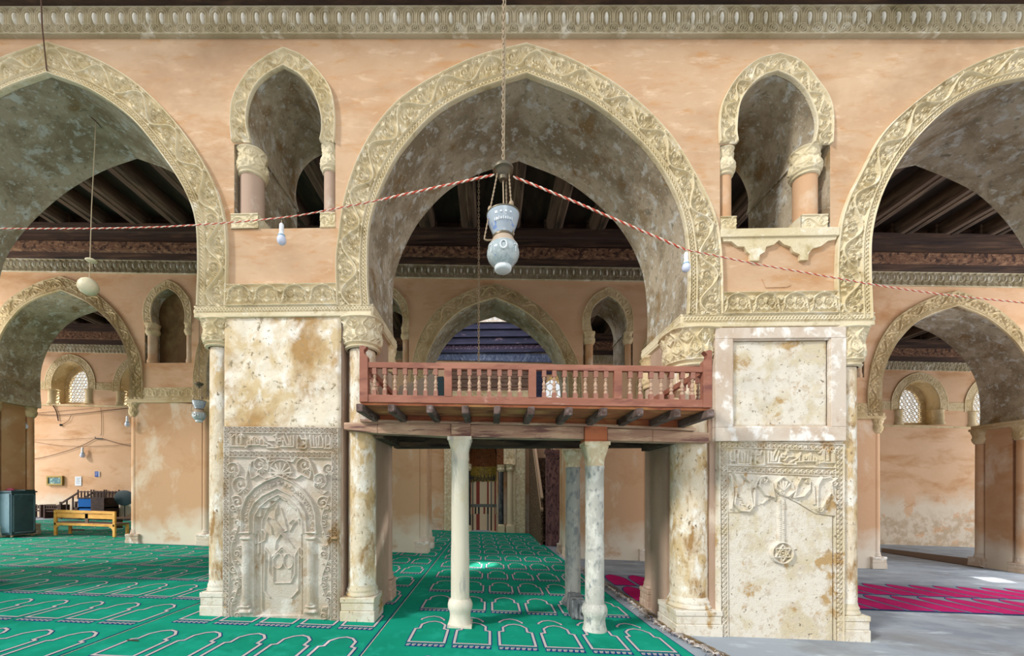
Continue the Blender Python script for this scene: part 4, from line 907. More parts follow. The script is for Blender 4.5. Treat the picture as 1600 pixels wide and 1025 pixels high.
tr = mb.build('trim_5', ['grey_stucco', 'blue_stucco'], None, smooth=True)
tag(tr, 'carved stucco cornice along the top of the far wall', 'cornice', kind='structure')
mb = MB(); DX0, DX1 = -3.1, 3.4
for x0, x1 in ((XL, DX0), (DX1, XR)):
    mb.box(x0, x1, YC - .14, YC + .3, 9.02, 9.25, sl=True); mb.box(x0, x1, YC - .28, YC + .3, 9.25, 9.6, 1, sl=True); mb.box(x0, x1, YC - .36, YC + .3, 9.6, 10.0, sl=True); mb.box(x0, x1, YC, YC + .3, 9.9, 10.45, sl=True)
tw = mb.build('trim_6', ['cornice_wood', 'carved_wood']); tag(tw, 'dark timber cornice along the top of the far wall', 'timber', kind='structure')
# painted wooden drum above the prayer niche
D = root('dome_drum', 'dark blue painted wooden drum with lit openings above the prayer niche', 'dome', (0.15, 12, 9.0))
def drum_ring(z0, z1, off, name, m, far_only=False):
    mb = MB(); mb.box(DX0 - .2, DX1 + .2, YC - .1 - off, YC + .25, z0, z1); mb.box(DX0 - .25 + 0, DX0 + off, YB + TB + .8, YC - .1 - off, z0, z1); mb.box(DX1 - off, DX1 + .25, YB + TB + .8, YC - .1 - off, z0, z1); mb.box(DX0 - .2, DX1 + .2, YB + TB + .6, YB + TB + .8 + off, max(z0, 9.95), max(z1, 10.0)); return mb.build(name, m, D)
drum_ring(9.02, 9.18, .06, 'moulding', 'blue_wood'); drum_ring(9.18, 9.42, .0, 'inscribed_band', 'purple_wood'); drum_ring(9.42, 9.50, .10, 'moulding', 'blue_wood'); drum_ring(9.50, 9.78, .02, 'painted_band', 'blue_wood'); drum_ring(9.78, 9.86, .12, 'moulding', 'blue_wood'); drum_ring(9.86, 10.16, .04, 'painted_band', 'blue_wood'); drum_ring(10.16, 10.26, .14, 'moulding', 'blue_wood'); drum_ring(10.26, 10.5, .05, 'painted_band', 'blue_wood'); drum_ring(10.5, 10.58, .16, 'moulding', 'frame_plaster')
mb = MB()
for i in range(25):
    x = DX0 + (DX1 - DX0) * i / 24; mb.box(x - .05, x + .05, YC - .05, YC + .1, 10.58, 11.3)
for x in (DX0 - .1, DX1 + .1):
    for i in range(12):
        y = YB + TB + 1 + i * (YC - YB - TB - 1) / 11; mb.box(x - .05, x + .05, y - .07, y + .07, 10.58, 11.3)
for i in range(12): z = 10.64 + i * .06; mb.box(DX0, DX1, YC + .0, YC + .02, z, z + .015)
mb.build('pierced_gallery', 'lattice', D)
mb = MB(); mb.box(DX0 - .3, DX1 + .3, YB + TB + .5, YC + .4, 11.3, 11.45); mb.build('drum_roof', 'blue_wood', D)
# ------------------------------------------------------------------ ceilings
def ceiling_bay(name, y0, y1, z, xs, gap=None, label='', first=None):
    o = root(name, label, 'ceiling', (0, (y0 + y1) / 2, z), kind='structure')
    mb = MB()
    if gap: mb.box(xs[0] - .6, gap[0], y0, y1, z + .42, z + .5, sl=True); mb.box(gap[1], xs[-1] + .6, y0, y1, z + .42, z + .5, sl=True)
    else: mb.box(xs[0] - .6, xs[-1] + .6, y0, y1, z + .42, z + .5, sl=True)
    mb.build('boarding', 'ceiling_wood', o)
    if first is None:
        mb = MB(); pr = [(-.24, .44), (-.24, .10), (-.18, .03), (.18, .03), (.24, .10), (.24, .44)]
        mb.prism([(x + 0, zz + z) for x, zz in pr], y0, y1); mb.box(-.30, .30, y0, y0 + .28, z - .06, z + .44); mb.box(-.30, .30, y1 - .28, y1, z - .06, z + .44)
        for k in (-1, 0, 1): mb.box(-.02, .02, y0 + .4, y1 - .4, z + .0, z + .06) if k == 0 else None
    else: mb = first
    proto = None
    for x in xs:
        if gap and gap[0] - .2 < x < gap[1] + .2: continue
        if proto is None: proto = mb.build('beam', 'beam_wood', o, bevel=.015); b = proto
        else: b = proto.copy(); COL.objects.link(b); b.parent = o
        b.location = (x, 0, gz(x))
    return o
BX = [-.62 + 1.29 * i for i in range(-14, 15)]
ceiling_bay('ceiling', TA - .3, YB + .05, 9.95, BX, label='dark beamed timber ceiling between the two arcades')
ceiling_bay('ceiling', YB + TB - .05, YC + .1, 9.95, [-.62 + 1.29 * i for i in range(-19, 22)], (DX0 - .3, DX1 + .3), label='dark beamed timber ceiling in front of the far wall')
# ------------------------------------------------------------------ carpets
def ring_strip(mb, poly, w0, w1, z, mi):
    """closed outline band between inward offsets w0 and w1"""
    P = np.array(poly); n = len(P)
    def off(d):
        o = []
        for i in range(n):
            a_, b_, c_ = P[i - 1], P[i], P[(i + 1) % n]; u = (b_ - a_) / np.hypot(*(b_ - a_)); v = (c_ - b_) / np.hypot(*(c_ - b_))
            n1 = np.array([-u[1], u[0]]); n2 = np.array([-v[1], v[0]]); m = n1 + n2; m /= max(.35, (m.dot(n1))); o.append(b_ + m * d)
        return np.array(o)
    A, B = off(w0), off(w1); V = [(x, y, z + gz(x)) for x, y in A] + [(x, y, z + gz(x)) for x, y in B]
    mb.add(V, [(i, (i + 1) % n, (i + 1) % n + n, i + n) for i in range(n)], mi)
NICHE = [(.245, .20), (.245, .73), (.185, .755), (.185, .92), (.105, 1.04), (0, 1.09), (-.105, 1.04), (-.185, .92), (-.185, .755), (-.245, .73), (-.245, .20)]
def green_carpet(xl0, xr0, xl1, xr1, y0, y1, yo, label, z=.012, cw=.586, rh=1.30):
    """strip whose side edges run from (xl0,xr0) at y0 to (xl1,xr1) at y1"""
    mb = MB(); n = 24
    def xe(y, e): t = (y - y0) / (y1 - y0); return (xl0 + (xl1 - xl0) * t) if e == 0 else (xr0 + (xr1 - xr0) * t)
    V = []; 
    for i in range(n + 1):
        y = y0 + (y1 - y0) * i / n
        for x in (xe(y, 0), xe(y, 1)): V.append((x, y, z + gz(x)))
        for x in (xe(y, 0), xe(y, 1)): V.append((x, y, -.0 + gz(x)))
    Fc = []
    for i in range(n): b = 4 * i; Fc += [(b, b + 1, b + 5, b + 4), (b + 1, b + 3, b + 7, b + 5), (b, b + 4, b + 6, b + 2)]
    Fc += [(0, 2, 3, 1), (4 * n, 4 * n + 1, 4 * n + 3, 4 * n + 2)]
    mb.add(V, Fc, 0)
    k0 = int((y0 - yo) / rh) - 1
    for r_ in range(k0, k0 + int((y1 - y0) / rh) + 3):
        yb = yo + r_ * rh
        if yb + .02 < y0 - .2 or yb + 1.1 > y1: continue
        xr = xe(yb + 1.0, 1) - .06; xl = max(xe(yb + 1.0, 0), xe(yb, 0)) + .04
        k = 0
        while True:
            xcn = xr - cw * (k + .5); k += 1
            if xcn - .25 < xl: break
            P = [(xcn + x, yb + y) for x, y in NICHE]
            ring_strip(mb, P, -.014, .043, z + .002, 2); ring_strip(mb, P, -.0, .033, z + .004, 1)
            V = [(xcn + x, yb + y, z + .002 + gz(xcn + x)) for x, y in ((-.25, .065), (.25, .065), (.25, .165), (-.25, .165))]; mb.add(V, [(0, 1, 2, 3)], 2)
            for q in range(7):
                xx = xcn - .21 + q * .07
                for (xa, ya, xb, yb2) in ((-.025, .085, .012, .105), (-.025, .12, .025, .145), (-.025, .1, -.012, .14)):
                    mb.add([(xx + x, yb + y, z + .004 + gz(xx + x)) for x, y in ((xa, ya), (xb, ya), (xb, yb2), (xa, yb2))], [(0, 1, 2, 3)], 1)
    # bound edge
    for e in (0, 1):
        for i in range(n):
            ya, yb_ = y0 + (y1 - y0) * i / n, y0 + (y1 - y0) * (i + 1) / n; s_ = .012 if e == 0 else -.012
            A_, B_ = xe(ya, e), xe(yb_, e); mb.add([(A_, ya, z + .003 + gz(A_)), (A_ + s_, ya, z + .003 + gz(A_)), (B_ + s_, yb_, z + .003 + gz(B_)), (B_, yb_, z + .003 + gz(B_))], [(0, 1, 2, 3)], 1 if e == 0 else 2)
    o = mb.build('prayer_carpet', ['green_pile', 'cream_line', 'navy_line']); tag(o, label, 'carpet', 'green prayer carpets'); return o
green_carpet(-1.5, 2.46, -1.5, 1.95, -.75, 14.3, -.72, 'green prayer carpet running under the wooden platform to the niche', rh=1.285)
green_carpet(-1.5, 2.66, -1.5, 2.46, -2.6, .14, -.99, 'nearest green prayer carpet piece lapped over the long one under the columns', z=.020)
green_carpet(-4.75, -1.52, -4.75, -1.52, -2.6, 14.4, -1.75, 'green prayer carpet in front of the carved niche pier', z=.010)
green_carpet(-9.0, -4.77, -9.0, -4.77, -2.6, 14.2, -.62, 'green prayer carpet running past the left arch, right of the dark seam')
green_carpet(-13.2, -9.03, -13.2, -9.03, -2.6, 14.0, -1.2, 'green prayer carpet under the yellow bench', z=.011)
green_carpet(-17.4, -13.23, -17.4, -13.23, -2.6, 14.0, -.8, 'green prayer carpet under the dark teal cabinet')
green_carpet(-21.6, -17.43, -21.6, -17.43, 4, 14.0, -.3, 'green prayer carpet at the far left in front of the end wall')
def magenta(x0, x1, y0, y1, label):
    mb = MB(); z = .012
    V = []; n = 8
    for i in range(n + 1):
        x = x0 + (x1 - x0) * i / n; V += [(x, y0, z + gz(x)), (x, y1, z + gz(x))]
    mb.add(V, [(2 * i, 2 * i + 2, 2 * i + 3, 2 * i + 1) for i in range(n)], 0)
    rh = (y1 - y0) / 2; cw = .56
    for r_ in (0, 1):
        yb = y0 + r_ * rh; k = 0
        while x0 + cw * (k + 1) <= x1 + .01:
            c = x0 + cw * (k + .5); k += 1; h = rh
            P = [(.23, .06), (.235, h * .45), (.225, h * .62), (.18, h * .78), (.09, h * .90), (0, h * .96)]; P = P + [(-x, y) for x, y in reversed(P[:-1])]
            mb.add([(c + x, yb + y, z + .002 + gz(c + x)) for x, y in P], [tuple(range(len(P)))], 1)
            ring_strip(mb, [(c + x, yb + y) for x, y in P], -.022, -.002, z + .003, 2)
        mb.add([(x, y, z + .002 + gz(x)) for x, y in ((x0, yb), (x1, yb), (x1, yb + .04), (x0, yb + .04))], [(0, 1, 2, 3)], 2)
    o = mb.build('prayer_carpet', ['grey_pile', 'magenta_pile', 'navy_line']); return tag(o, label, 'carpet')
magenta(2.72, 13.5, 1.75, 4.35, 'magenta prayer carpet with grey borders lying across the bare paving')
# thin flat brown strip slanting across the paving, far right
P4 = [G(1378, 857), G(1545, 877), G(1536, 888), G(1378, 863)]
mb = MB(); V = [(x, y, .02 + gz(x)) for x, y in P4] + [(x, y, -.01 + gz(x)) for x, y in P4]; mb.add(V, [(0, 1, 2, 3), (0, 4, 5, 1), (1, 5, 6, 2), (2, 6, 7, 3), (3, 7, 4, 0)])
o = mb.build('floor_strip', 'brown_strip'); tag(o, 'narrow brown strip lying slantwise on the paving near the far right wall', 'mat')
# frayed edge roll beside the green carpet
RS = np.random.RandomState(4)
pts = [G(px, py) for px, py in ((866, 862), (893, 880), (945, 918), (985, 945), (1020, 975), (1062, 1000), (1110, 1024), (1150, 1045))]
cur = catmull(pts, 10); cur, L = resample(cur, 240)
def fray(name, off, r, amp, m, seed, i0, i1, tw=.5):
    rs = np.random.RandomState(seed); mb = MB(); p3 = []; rr = []
    for i in range(i0, i1):
        x, y = cur[i]; rad = r * (.6 + .8 * rs.rand()); p3.append((x + off + (rs.rand() - .5) * amp, y + (rs.rand() - .5) * amp, gz(x) + .014 + rad * .75)); rr.append(rad)
    mb.tube(p3, rr, 7); 
    return mb
mb = fray('', .05, .022, .03, 'rag', 2, 0, 240)
rg = mb.build('carpet_edge_roll', 'rag', smooth=True); tag(rg, 'rolled frayed binding of rags along the right edge of the green carpet', 'carpet edge')
mb = MB()
for i in range(520):
    k = int(RS.rand() * 238); x, y = cur[k]; a_ = RS.rand() * 6.28; l = .04 + .09 * RS.rand(); x += .05 + (RS.rand() - .5) * .07
    z0 = gz(x) + .03; mb.tube([(x, y, z0), (x + l * .5 * math.cos(a_), y + l * .5 * math.sin(a_), z0 + .02 * RS.rand()), (x + l * math.cos(a_), y + l * math.sin(a_), z0 - .012)], .0045, 4)
o = mb.build('loose_tassels', 'rag', rg); o['kind'] = 'stuff'
mb = MB()
for i in range(420):
    k = 130 + int(RS.rand() * 108); x, y = cur[k]; x += .15 + (RS.rand() - .5) * .09; a_ = 2.2 + (RS.rand() - .5) * .5; l = .15 + .2 * RS.rand(); z0 = gz(x) + .012 + RS.rand() * .025
    mb.tube([(x, y, z0), (x + l * .55 * math.cos(a_), y + l * .8 * math.sin(a_), z0 + .005)], .003, 4)
o = mb.build('straw_bundle', 'straw'); tag(o, 'loose straw and string lying beside the column base right of the platform', 'straw', kind='stuff')
# ------------------------------------------------------------------ free standing columns
def marble_column(px, Y, r, ztop, label, m, capm, cap_h, taper=.9, base='round', z0=None, basew=None):
    x = WX(px, Y); g = gz(x) if z0 is None else z0; P = root('marble_column', label, 'column', (x, Y, g))
    if base == 'round': pr = [(r * 1.28, .0), (r * 1.28, .04), (r * 1.18, .08), (r * 1.10, .17), (r * 1.14, .22), (r * 1.32, .27), (r * 1.34, .33), (r * 1.22, .38), (r * 1.05, .41)]
    else: pr = [(r * 1.15, 0), (r * 1.38, .05), (r * 1.38, .12), (r * 1.1, .17), (r * 1.04, .20)]
    mb = MB(); mb.lathe(pr, (x, Y, g), 36)
    if basew: mb.box(x - basew, x + basew, Y - basew, Y + basew, g, g + .05)
    mb.build('column_base', m, P, smooth=40)
    hb = pr[-1][1]; zc = ztop - cap_h
    mb = MB(); mb.lathe([(r, g + hb - .01), (r * 1.0, g + hb + .6), (r * .96, (g + zc) / 2), (r * taper, zc - .02), (r * taper * 1.06, zc - .01), (r * taper * 1.06, zc + .02)], (x, Y, 0), 40); mb.build('shaft', m, P, smooth=40)
    # leafy block capital
    n = 40; rows = 12; V = []
    for j in range(rows + 1):
        v = j / rows; R = r * taper * (1.02 + .30 * v ** 1.6)
        for i in range(n):
            t = 2 * math.pi * i / n; sq = 1 / max(abs(math.cos(t)), abs(math.sin(t))); k = min(1, max(0, (v - .15) / .6)); q = 1 - k + k * min(sq, 1.26)
            leaf_ = 1 - .055 * k * (1 - k) * 4 * (abs(math.cos(2 * t)) ** 4) ; V.append((x + R * q * leaf_ * math.cos(t), Y + R * q * leaf_ * math.sin(t), zc + .02 + v * (cap_h - .06)))
    mb = MB(); mb.add(V, [(j * n + i, j * n + (i + 1) % n, (j + 1) * n + (i + 1) % n, (j + 1) * n + i) for j in range(rows) for i in range(n)] + [tuple(range(rows * n, rows * n + n))])
    ww = r * taper * 1.36; mb.box(x - ww, x + ww, Y - ww, Y + ww, ztop - .05, ztop); mb.build('capital', capm, P, smooth=40)
    return P
YP = -.02
zbeam0 = 2.765
zt1 = W(719, 684, YP)[1]; zt2 = W(929, 692, YP)[1]
marble_column(719, YP, .135, zt1, 'white veined marble column under the left joint of the platform beam', 'white_marble', 'white_marble', .32, taper=.93, basew=.175)
marble_column(929, YP, .135, zt2, 'front grey marble column under the right joint of the platform beam', 'grey_marble', 'cap_stone', .36, taper=.97)
YK = TA - .2
marble_column(895, YK, .135, W(895, 703, YK)[1], 'rear grey marble column standing behind the dark stone block', 'dark_marble_shaft', 'cap_stone', .33, taper=.9, base='flat')
# dark rough block between the two right columns
xa, ya = G(885, 976); 
mb = MB(); q0, q1 = .45, 1.04; xA = WX(906, .6); 
Vb = [(xA - .16, q0), (xA + .10, q0 - .05), (xA + .13, q1), (xA - .13, q1 + .02)]; g = gz(xA) + .016
top = [(xA - .15, q0 + .03), (xA + .06, q0 + .02), (xA + .10, q1 - .03), (xA - .11, q1)]
mb.add([(x, y, g) for x, y in Vb] + [(x, y, g + .30) for x, y in top], [(0, 3, 2, 1), (4, 5, 6, 7), (0, 1, 5, 4), (1, 2, 6, 5), (2, 3, 7, 6), (3, 0, 4, 7)])
o = mb.build('stone_block', 'black_stone', bevel=.02); tag(o, 'dark rough stone block between the two grey marble columns', 'stone')
mb = MB(); mb.lathe([(.06, 0), (.085, .03), (.09, .08), (.07, .12), (.085, .17), (.06, .24)], (xA + .11, q0 - .17, g), 20); o = mb.build('stone_fragment', 'dark_marble_shaft', smooth=60); tag(o, 'small worn stone fragment between the dark block and the front grey column', 'stone')
# ------------------------------------------------------------------ wooden platform
YFR = -.85
x0p, x1p = WX(562, YFR), WX(1112, YFR); xm = (x0p + x1p) / 2
DK = root('wooden_platform', 'red brown wooden platform with baluster railing spanning the central arch', 'platform', (xm, 0, 0))
def zp(z): return z
gsl = lambda x: (-.022) * (x - x0p)      # the deck is sheared down to the right too, following the image
def pbox(mb, xa_, xb_, ya_, yb_, za, zb2, mi=0):
    V = [(xa_, ya_, za + gsl(xa_)), (xb_, ya_, za + gsl(xb_)), (xb_, yb_, za + gsl(xb_)), (xa_, yb_, za + gsl(xa_)), (xa_, ya_, zb2 + gsl(xa_)), (xb_, ya_, zb2 + gsl(xb_)), (xb_, yb_, zb2 + gsl(xb_)), (xa_, yb_, zb2 + gsl(xa_))]
    mb.add(V, [(0, 3, 2, 1), (4, 5, 6, 7), (0, 1, 5, 4), (1, 2, 6, 5), (2, 3, 7, 6), (3, 0, 4, 7)], mi)
def zf(py, px=562, Y=YFR): return W(px, py, Y)[1]
zr1, zr0 = zf(565, 575), zf(574, 575); zb1, zb0 = zf(616, 575), zf(628, 575)
mb = MB(); pbox(mb, x0p + .09, x1p - .1, YFR, YFR + .06, zr0, zr1); mb.build('top_rail', 'rail_wood', DK, bevel=.006)
mb = MB(); pbox(mb, x0p + .05, x1p - .05, YFR, YFR + .06, zb0, zb1); mb.build('bottom_rail', 'rail_wood', DK, bevel=.006)
# end posts with a curled top, then three intermediate posts
zt = zf(540, 567)
for x, s_ in ((x0p, 1), (x1p, -1)):
    d = gsl(x); w_ = .105
    pl = [(0, zb0), (w_, zb0), (w_, zr1 + .02), (w_ + .0, zr1 + .06), (w_ - .045, zr1 + .10), (w_ - .05, zr1 + .14), (w_ - .005, zr1 + .19), (w_ - .02, zt - .02), (.04, zt), (0, zt - .01)]
    mb = MB(); poly = [(x + s_ * a_, b_ + d + (0 if s_ > 0 else .0)) for a_, b_ in pl]; mb.prism(poly, YFR - .012, YFR + .075); mb.build('end_post', 'rail_wood', DK, bevel=.006)
bays = [W(p, 600, YFR)[0] for p in (700, 832, 966)]
for x in bays: mb = MB(); pbox(mb, x - .048, x + .048, YFR - .006, YFR + .066, zb1 - .01, zr0 + .01); mb.build('intermediate_post', 'rail_wood', DK, bevel=.005)
def baluster_mb(x, y, z0, z1):
    mb = MB(); h = z1 - z0; s_ = .026
    mb.box(x - s_, x + s_, y - s_, y + s_, z0, z0 + h * .19); mb.box(x - s_, x + s_, y - s_, y + s_, z1 - h * .24, z1)
    pr = [(.024, .19), (.025, .25), (.014, .29), (.023, .33), (.023, .38), (.013, .41), (.022, .45), (.025, .50), (.014, .58), (.013, .62), (.022, .645), (.014, .67), (.023, .70), (.016, .73), (.02, .76)]
    mb.lathe([(r, z0 + v * h) for r, v in pr], (x, y, 0), 14, 1); return mb
yb_ = YFR + .032
first = None
def baluster(x, y, z0, z1, off):
    global first
    if first is None: first = baluster_mb(x, y, z0, z1).build('baluster', ['baluster_wood', 'baluster_turned'], DK, smooth=40); first['ref'] = 0; first.pop('ref', None); first_x[0] = (x, y, z0)
    else:
        b = first.copy(); COL.objects.link(b); b.parent = DK; b.location = (x - first_x[0][0], y - first_x[0][1], z0 - first_x[0][2])
first_x = [None]
for pl in ([584, 600, 616, 632, 648, 664, 680], [717, 733, 748, 764, 780, 796, 812], [850, 866, 882, 899, 915, 931, 947], [985, 1001, 1018, 1034, 1050, 1067, 1083]):
    for p in pl:
        x = W(p + 0.5, 600, YFR)[0]; baluster(x, yb_, zb1 - .005 + gsl(x), zr0 + .005 + gsl(x), 0)
# side and rear railings
for x, s_ in ((x0p + .05, 1), (x1p - .05, -1)):
    g_ = gsl(x); mb = MB(); mb.box(x - .03, x + .03, YFR + .06, TA - .1, zr0 + g_, zr1 + g_); mb.box(x - .03, x + .03, YFR + .06, TA - .1, zb0 + g_ + .02, zb1 + g_); mb.build('side_rail', 'rail_wood', DK, bevel=.005)
    for y in (-.62, -.42, -.22): baluster(x, y, zb1 - .005 + g_, zr0 + .005 + g_, 0)
yr = TA - .1
mb = MB(); pbox(mb, x0p + .02, x1p - .02, yr - .06, yr, zb0 + .02, zb1 + .0); mb.build('rear_kerb', 'rail_wood', DK)
for x, h in ((W(612, 600, yr)[0], .30), (W(1010, 600, yr)[0], .32)):
    mb = MB(); mb.box(x - .07, x + .07, yr - .06, yr + .02, zb1 + gsl(x), zb1 + h + gsl(x)); mb.build('rear_post', 'fascia_wood', DK, bevel=.01)
# deck boards
zd = zb0 - .0
mb = MB(); nb = 14
for i in range(nb):
    ya_, yb2 = YFR + .03 + (TA - .1 - YFR - .03) * i / nb, YFR + .03 + (TA - .1 - YFR - .03) * (i + 1) / nb - .006; pbox(mb, x0p + .0, x1p - .0, ya_, yb2, zd - .03, zd)
mb.build('deck_boards', 'fascia_wood', DK)
# joists
zj1 = zf(628, 562) - .03; zj0 = zf(643, 562) - .012
for p in (560, 612, 672, 727, 777, 830, 889, 943, 999, 1057, 1109):
    x = W(p, 640, YFR - .02)[0]; x = min(max(x, x0p + .01), x1p - .01); g_ = gsl(x); mb = MB(); mb.box(x - .043, x + .043, YFR - .05, TA - .12, zj0 + g_, zj1 + g_); mb.build('joist', 'joist_wood', DK, bevel=.012)
# fascia behind the joists, thin batten, main beam in three pieces with joint blocks
YM = -.12
def zm(py, px, Y=YM): return W(px, py, Y)[1]
xb0, xb1 = WX(578, YM), WX(1062, YM)
def quadbox(mb, pA, pB, yA, yB, mi=0):
    """surveyed face: pA=(px,ytop,ybot) left end, pB right end"""
    A1, B1 = W(pA[0], pA[1], yA), W(pB[0], pB[1], yA); A0, B0 = W(pA[0], pA[2], yA), W(pB[0], pB[2], yA)
    V = [(A0[0], yA, A0[1]), (B0[0], yA, B0[1]), (B0[0], yB, B0[1]), (A0[0], yB, A0[1]), (A1[0], yA, A1[1]), (B1[0], yA, B1[1]), (B1[0], yB, B1[1]), (A1[0], yB, A1[1])]
    mb.add(V, [(0, 3, 2, 1), (4, 5, 6, 7), (0, 1, 5, 4), (1, 2, 6, 5), (2, 3, 7, 6), (3, 0, 4, 7)], mi)
mb = MB(); quadbox(mb, (583, 640, 656), (1062, 655, 668), YM + .02, YM + .06); mb.build('fascia_board', 'fascia_wood', DK)
mb = MB(); quadbox(mb, (562, 655, 658.5), (930, 662, 666), YM - .06, YM + .1); quadbox(mb, (930, 662, 666), (1088, 669, 673), YM - .06, YM + .1); mb.build('batten', 'old_beam', DK, bevel=.006)
mb = MB(); quadbox(mb, (537, 660, 671), (590, 659, 677), YM, .10); quadbox(mb, (590, 659, 677), (705, 662, 682), YM, .10); mb.build('beam', 'old_beam', DK, bevel=.012)
mb = MB(); quadbox(mb, (735, 663, 683), (913, 667, 686), YM, .10); mb.build('beam', 'old_beam', DK, bevel=.012)
mb = MB(); quadbox(mb, (949, 669, 688), (1020, 671, 690), YM, .10); quadbox(mb, (1020, 671, 690), (1108, 676, 692), YM, .10); mb.build('beam', 'old_beam', DK, bevel=.012)
mb = MB(); quadbox(mb, (705, 657, 679), (735, 658, 680), YM - .05, .12); quadbox(mb, (704, 679, 685), (736, 680, 686), YM - .065, .12); mb.build('joint_block', 'old_beam', DK, bevel=.006)
mb = MB(); quadbox(mb, (914, 663, 687), (949, 665, 688), YM - .05, .12); quadbox(mb, (914, 687, 692.5), (950, 688, 693.5), YM - .065, .12); mb.build('joint_block', 'fascia_wood', DK, bevel=.006)
# rear beam and the side beams resting on the piers
YR = TA - .30
z0r = W(800, 699, YR)[1]; z1r = W(800, 676, YR)[1]
mb = MB(); mb.box(WX(585), WX(1064), YR, YR + .22, z0r, z1r + .1, sl=False); rb = mb.build('rear_beam', 'dark_beam', DK, bevel=.01)
for px_, s_ in ((582, 1), (1064, -1)):
    x = WX(px_); z0_ = W(px_, 683 if s_ > 0 else 692)[1]; mb = MB(); mb.box(x, x + s_ * .13, .10, YR, z0_, z0_ + .2); mb.build('side_beam', 'dark_beam', DK, bevel=.01)
# ------------------------------------------------------------------ prayer niche on the far wall
def XC(px, Y=YC): return WX(px, Y)
MN = root('prayer_niche', 'tall prayer niche with striped marble lining behind the white column', 'niche', (mxc, YC - .1, 0))
r_ = (mx1 - mx0) / 2; zA = W(755, 752, YC)[1]; zB_ = W(755, 728, YC)[1]
mb = MB(); nS = 22; ring = [(math.pi * i / nS) for i in range(nS + 1)]
def niche_strip(name, z0, z1, mats, seq, bulge=1.0):
    mb = MB()
    for i in range(nS):
        a0, a1 = ring[i], ring[i + 1]
        V = [(mxc - r_ * math.cos(a), YC + .02 + r_ * .9 * math.sin(a), z) for z in (z0, z1) for a in (a0, a1)]; mb.add(V, [(0, 1, 3, 2)], seq[i % len(seq)])
    return mb.build(name, mats, MN)
mb = MB(); mb.box(mxc - r_ - .4, mxc + r_ + .4, YC + 1.0, YC + 1.1, -.1, 6); mb.box(mxc - r_ - .1, mxc + r_ + .1, YC + r_ * .95, YC + 1.02, -.1, 5.2); mb.build('niche_backing', 'niche_wood', MN)
stripes = ['stripe_cream', 'stripe_red', 'stripe_grey', 'stripe_black']
zq = W(755, 788, YC)[1]; zr_ = W(755, 793, YC)[1]; zs_ = W(755, 804, YC)[1]
niche_strip('upper_marble_lining', zq, zA, stripes, [0, 0, 1, 0, 2, 0, 0, 1, 1, 0, 0])
niche_strip('lower_marble_lining', .0, zs_, stripes, [0, 0, 2, 0, 3, 0, 0, 1, 1, 0, 0])
niche_strip('grey_band', zr_, zq, ['stripe_grey'], [0]); niche_strip('blind_arcade_band', zs_, zr_, ['stripe_cream', 'stripe_black', 'stripe_red'], [0, 1, 0, 0, 2, 0, 1])
niche_strip('mosaic_band', zA, zB_, ['gold_mosaic'], [0])
mb = MB(); V = []; nv = 8
for j in range(nv + 1):
    v = j / nv; rr = r_ * math.sqrt(max(0, 1 - (v * .98) ** 2.2)); z = zB_ + (mz1 + .06 - zB_) * v
    for a_ in ring: V.append((mxc - rr * math.cos(a_), YC + .02 + rr * .9 * math.sin(a_), z))
mb.add(V, [(j * (nS + 1) + i, j * (nS + 1) + i + 1, (j + 1) * (nS + 1) + i + 1, (j + 1) * (nS + 1) + i) for j in range(nv) for i in range(nS)]); mb.build('niche_hood', 'niche_wood', MN, smooth=True)
for p, r2, m, z0_, z1_ in ((732, .10, 'dark_column', .35, 3.05), (783, .13, 'dark_column', .40, 3.0), (797, .16, 'stripe_cream', .4, 3.0)):
    x = XC(p, YC - .3); mb = MB(); mb.lathe([(r2, z0_), (r2 * .95, z1_)], (x, YC - .3, 0), 20); c_ = mb.build('niche_column', m, MN, smooth=40)
    mb = MB(); relief_capital(mb, (x, YC - .3, z1_), r2 * .95, r2 * 1.5, .35, .03); mb.build('capital', 'cap_stone', c_, smooth=True)
    mb = MB(); mb.box(x - r2 * 1.3, x + r2 * 1.3, YC - .3 - r2 * 1.3, YC - .3 + r2 * 1.3, -.04, z0_ * .8); mb.lathe([(r2 * 1.25, z0_ * .8), (r2, z0_)], (x, YC - .3, 0), 20); mb.build('column_base', 'stripe_cream', c_)
mb = MB(); I = np.array(arch_poly(mxc, 3.05, 3.9, mz1, r_)); O = np.array(arch_poly(mxc, 3.05, 3.9, mz1 + .35, r_ + .35)); band_relief(I, O, T_SMALL, .44, .03, .03, YC - .12, .02).build('niche_arch_band', 'niche_wood', MN, smooth=True)
# stucco surround, stepped frames
Yf = YC - .30
mb = MB()
for a_, b_, y_ in ((803, 821, Yf + .02), (694, 708, Yf + .02)):
    mb.box(XC(a_, y_), XC(b_, y_), y_, YC, -.05, 6.3)
mb.box(XC(801, Yf - .05), XC(806, Yf - .05), Yf - .05, YC, -.05, 6.3); mb.box(XC(816, Yf - .05), XC(821, Yf - .05), Yf - .05, YC, -.05, 6.3); mb.box(XC(694, Yf - .05), XC(698, Yf - .05), Yf - .05, YC, -.05, 6.3)
mb.build('stucco_surround', 'cap_stone', MN, bevel=.02)
mb = MB(); mb.box(XC(787, YC - .16), XC(821, YC - .16), YC - .2, YC, 3.4, 6.3); mb.box(XC(694, YC - .16), XC(722, YC - .16), YC - .2, YC, 3.4, 6.3); mb.box(XC(694), XC(821), YC - .2, YC, 5.4, 6.3); mb.build('spandrel', 'cap_stone', MN)
mb = MB()
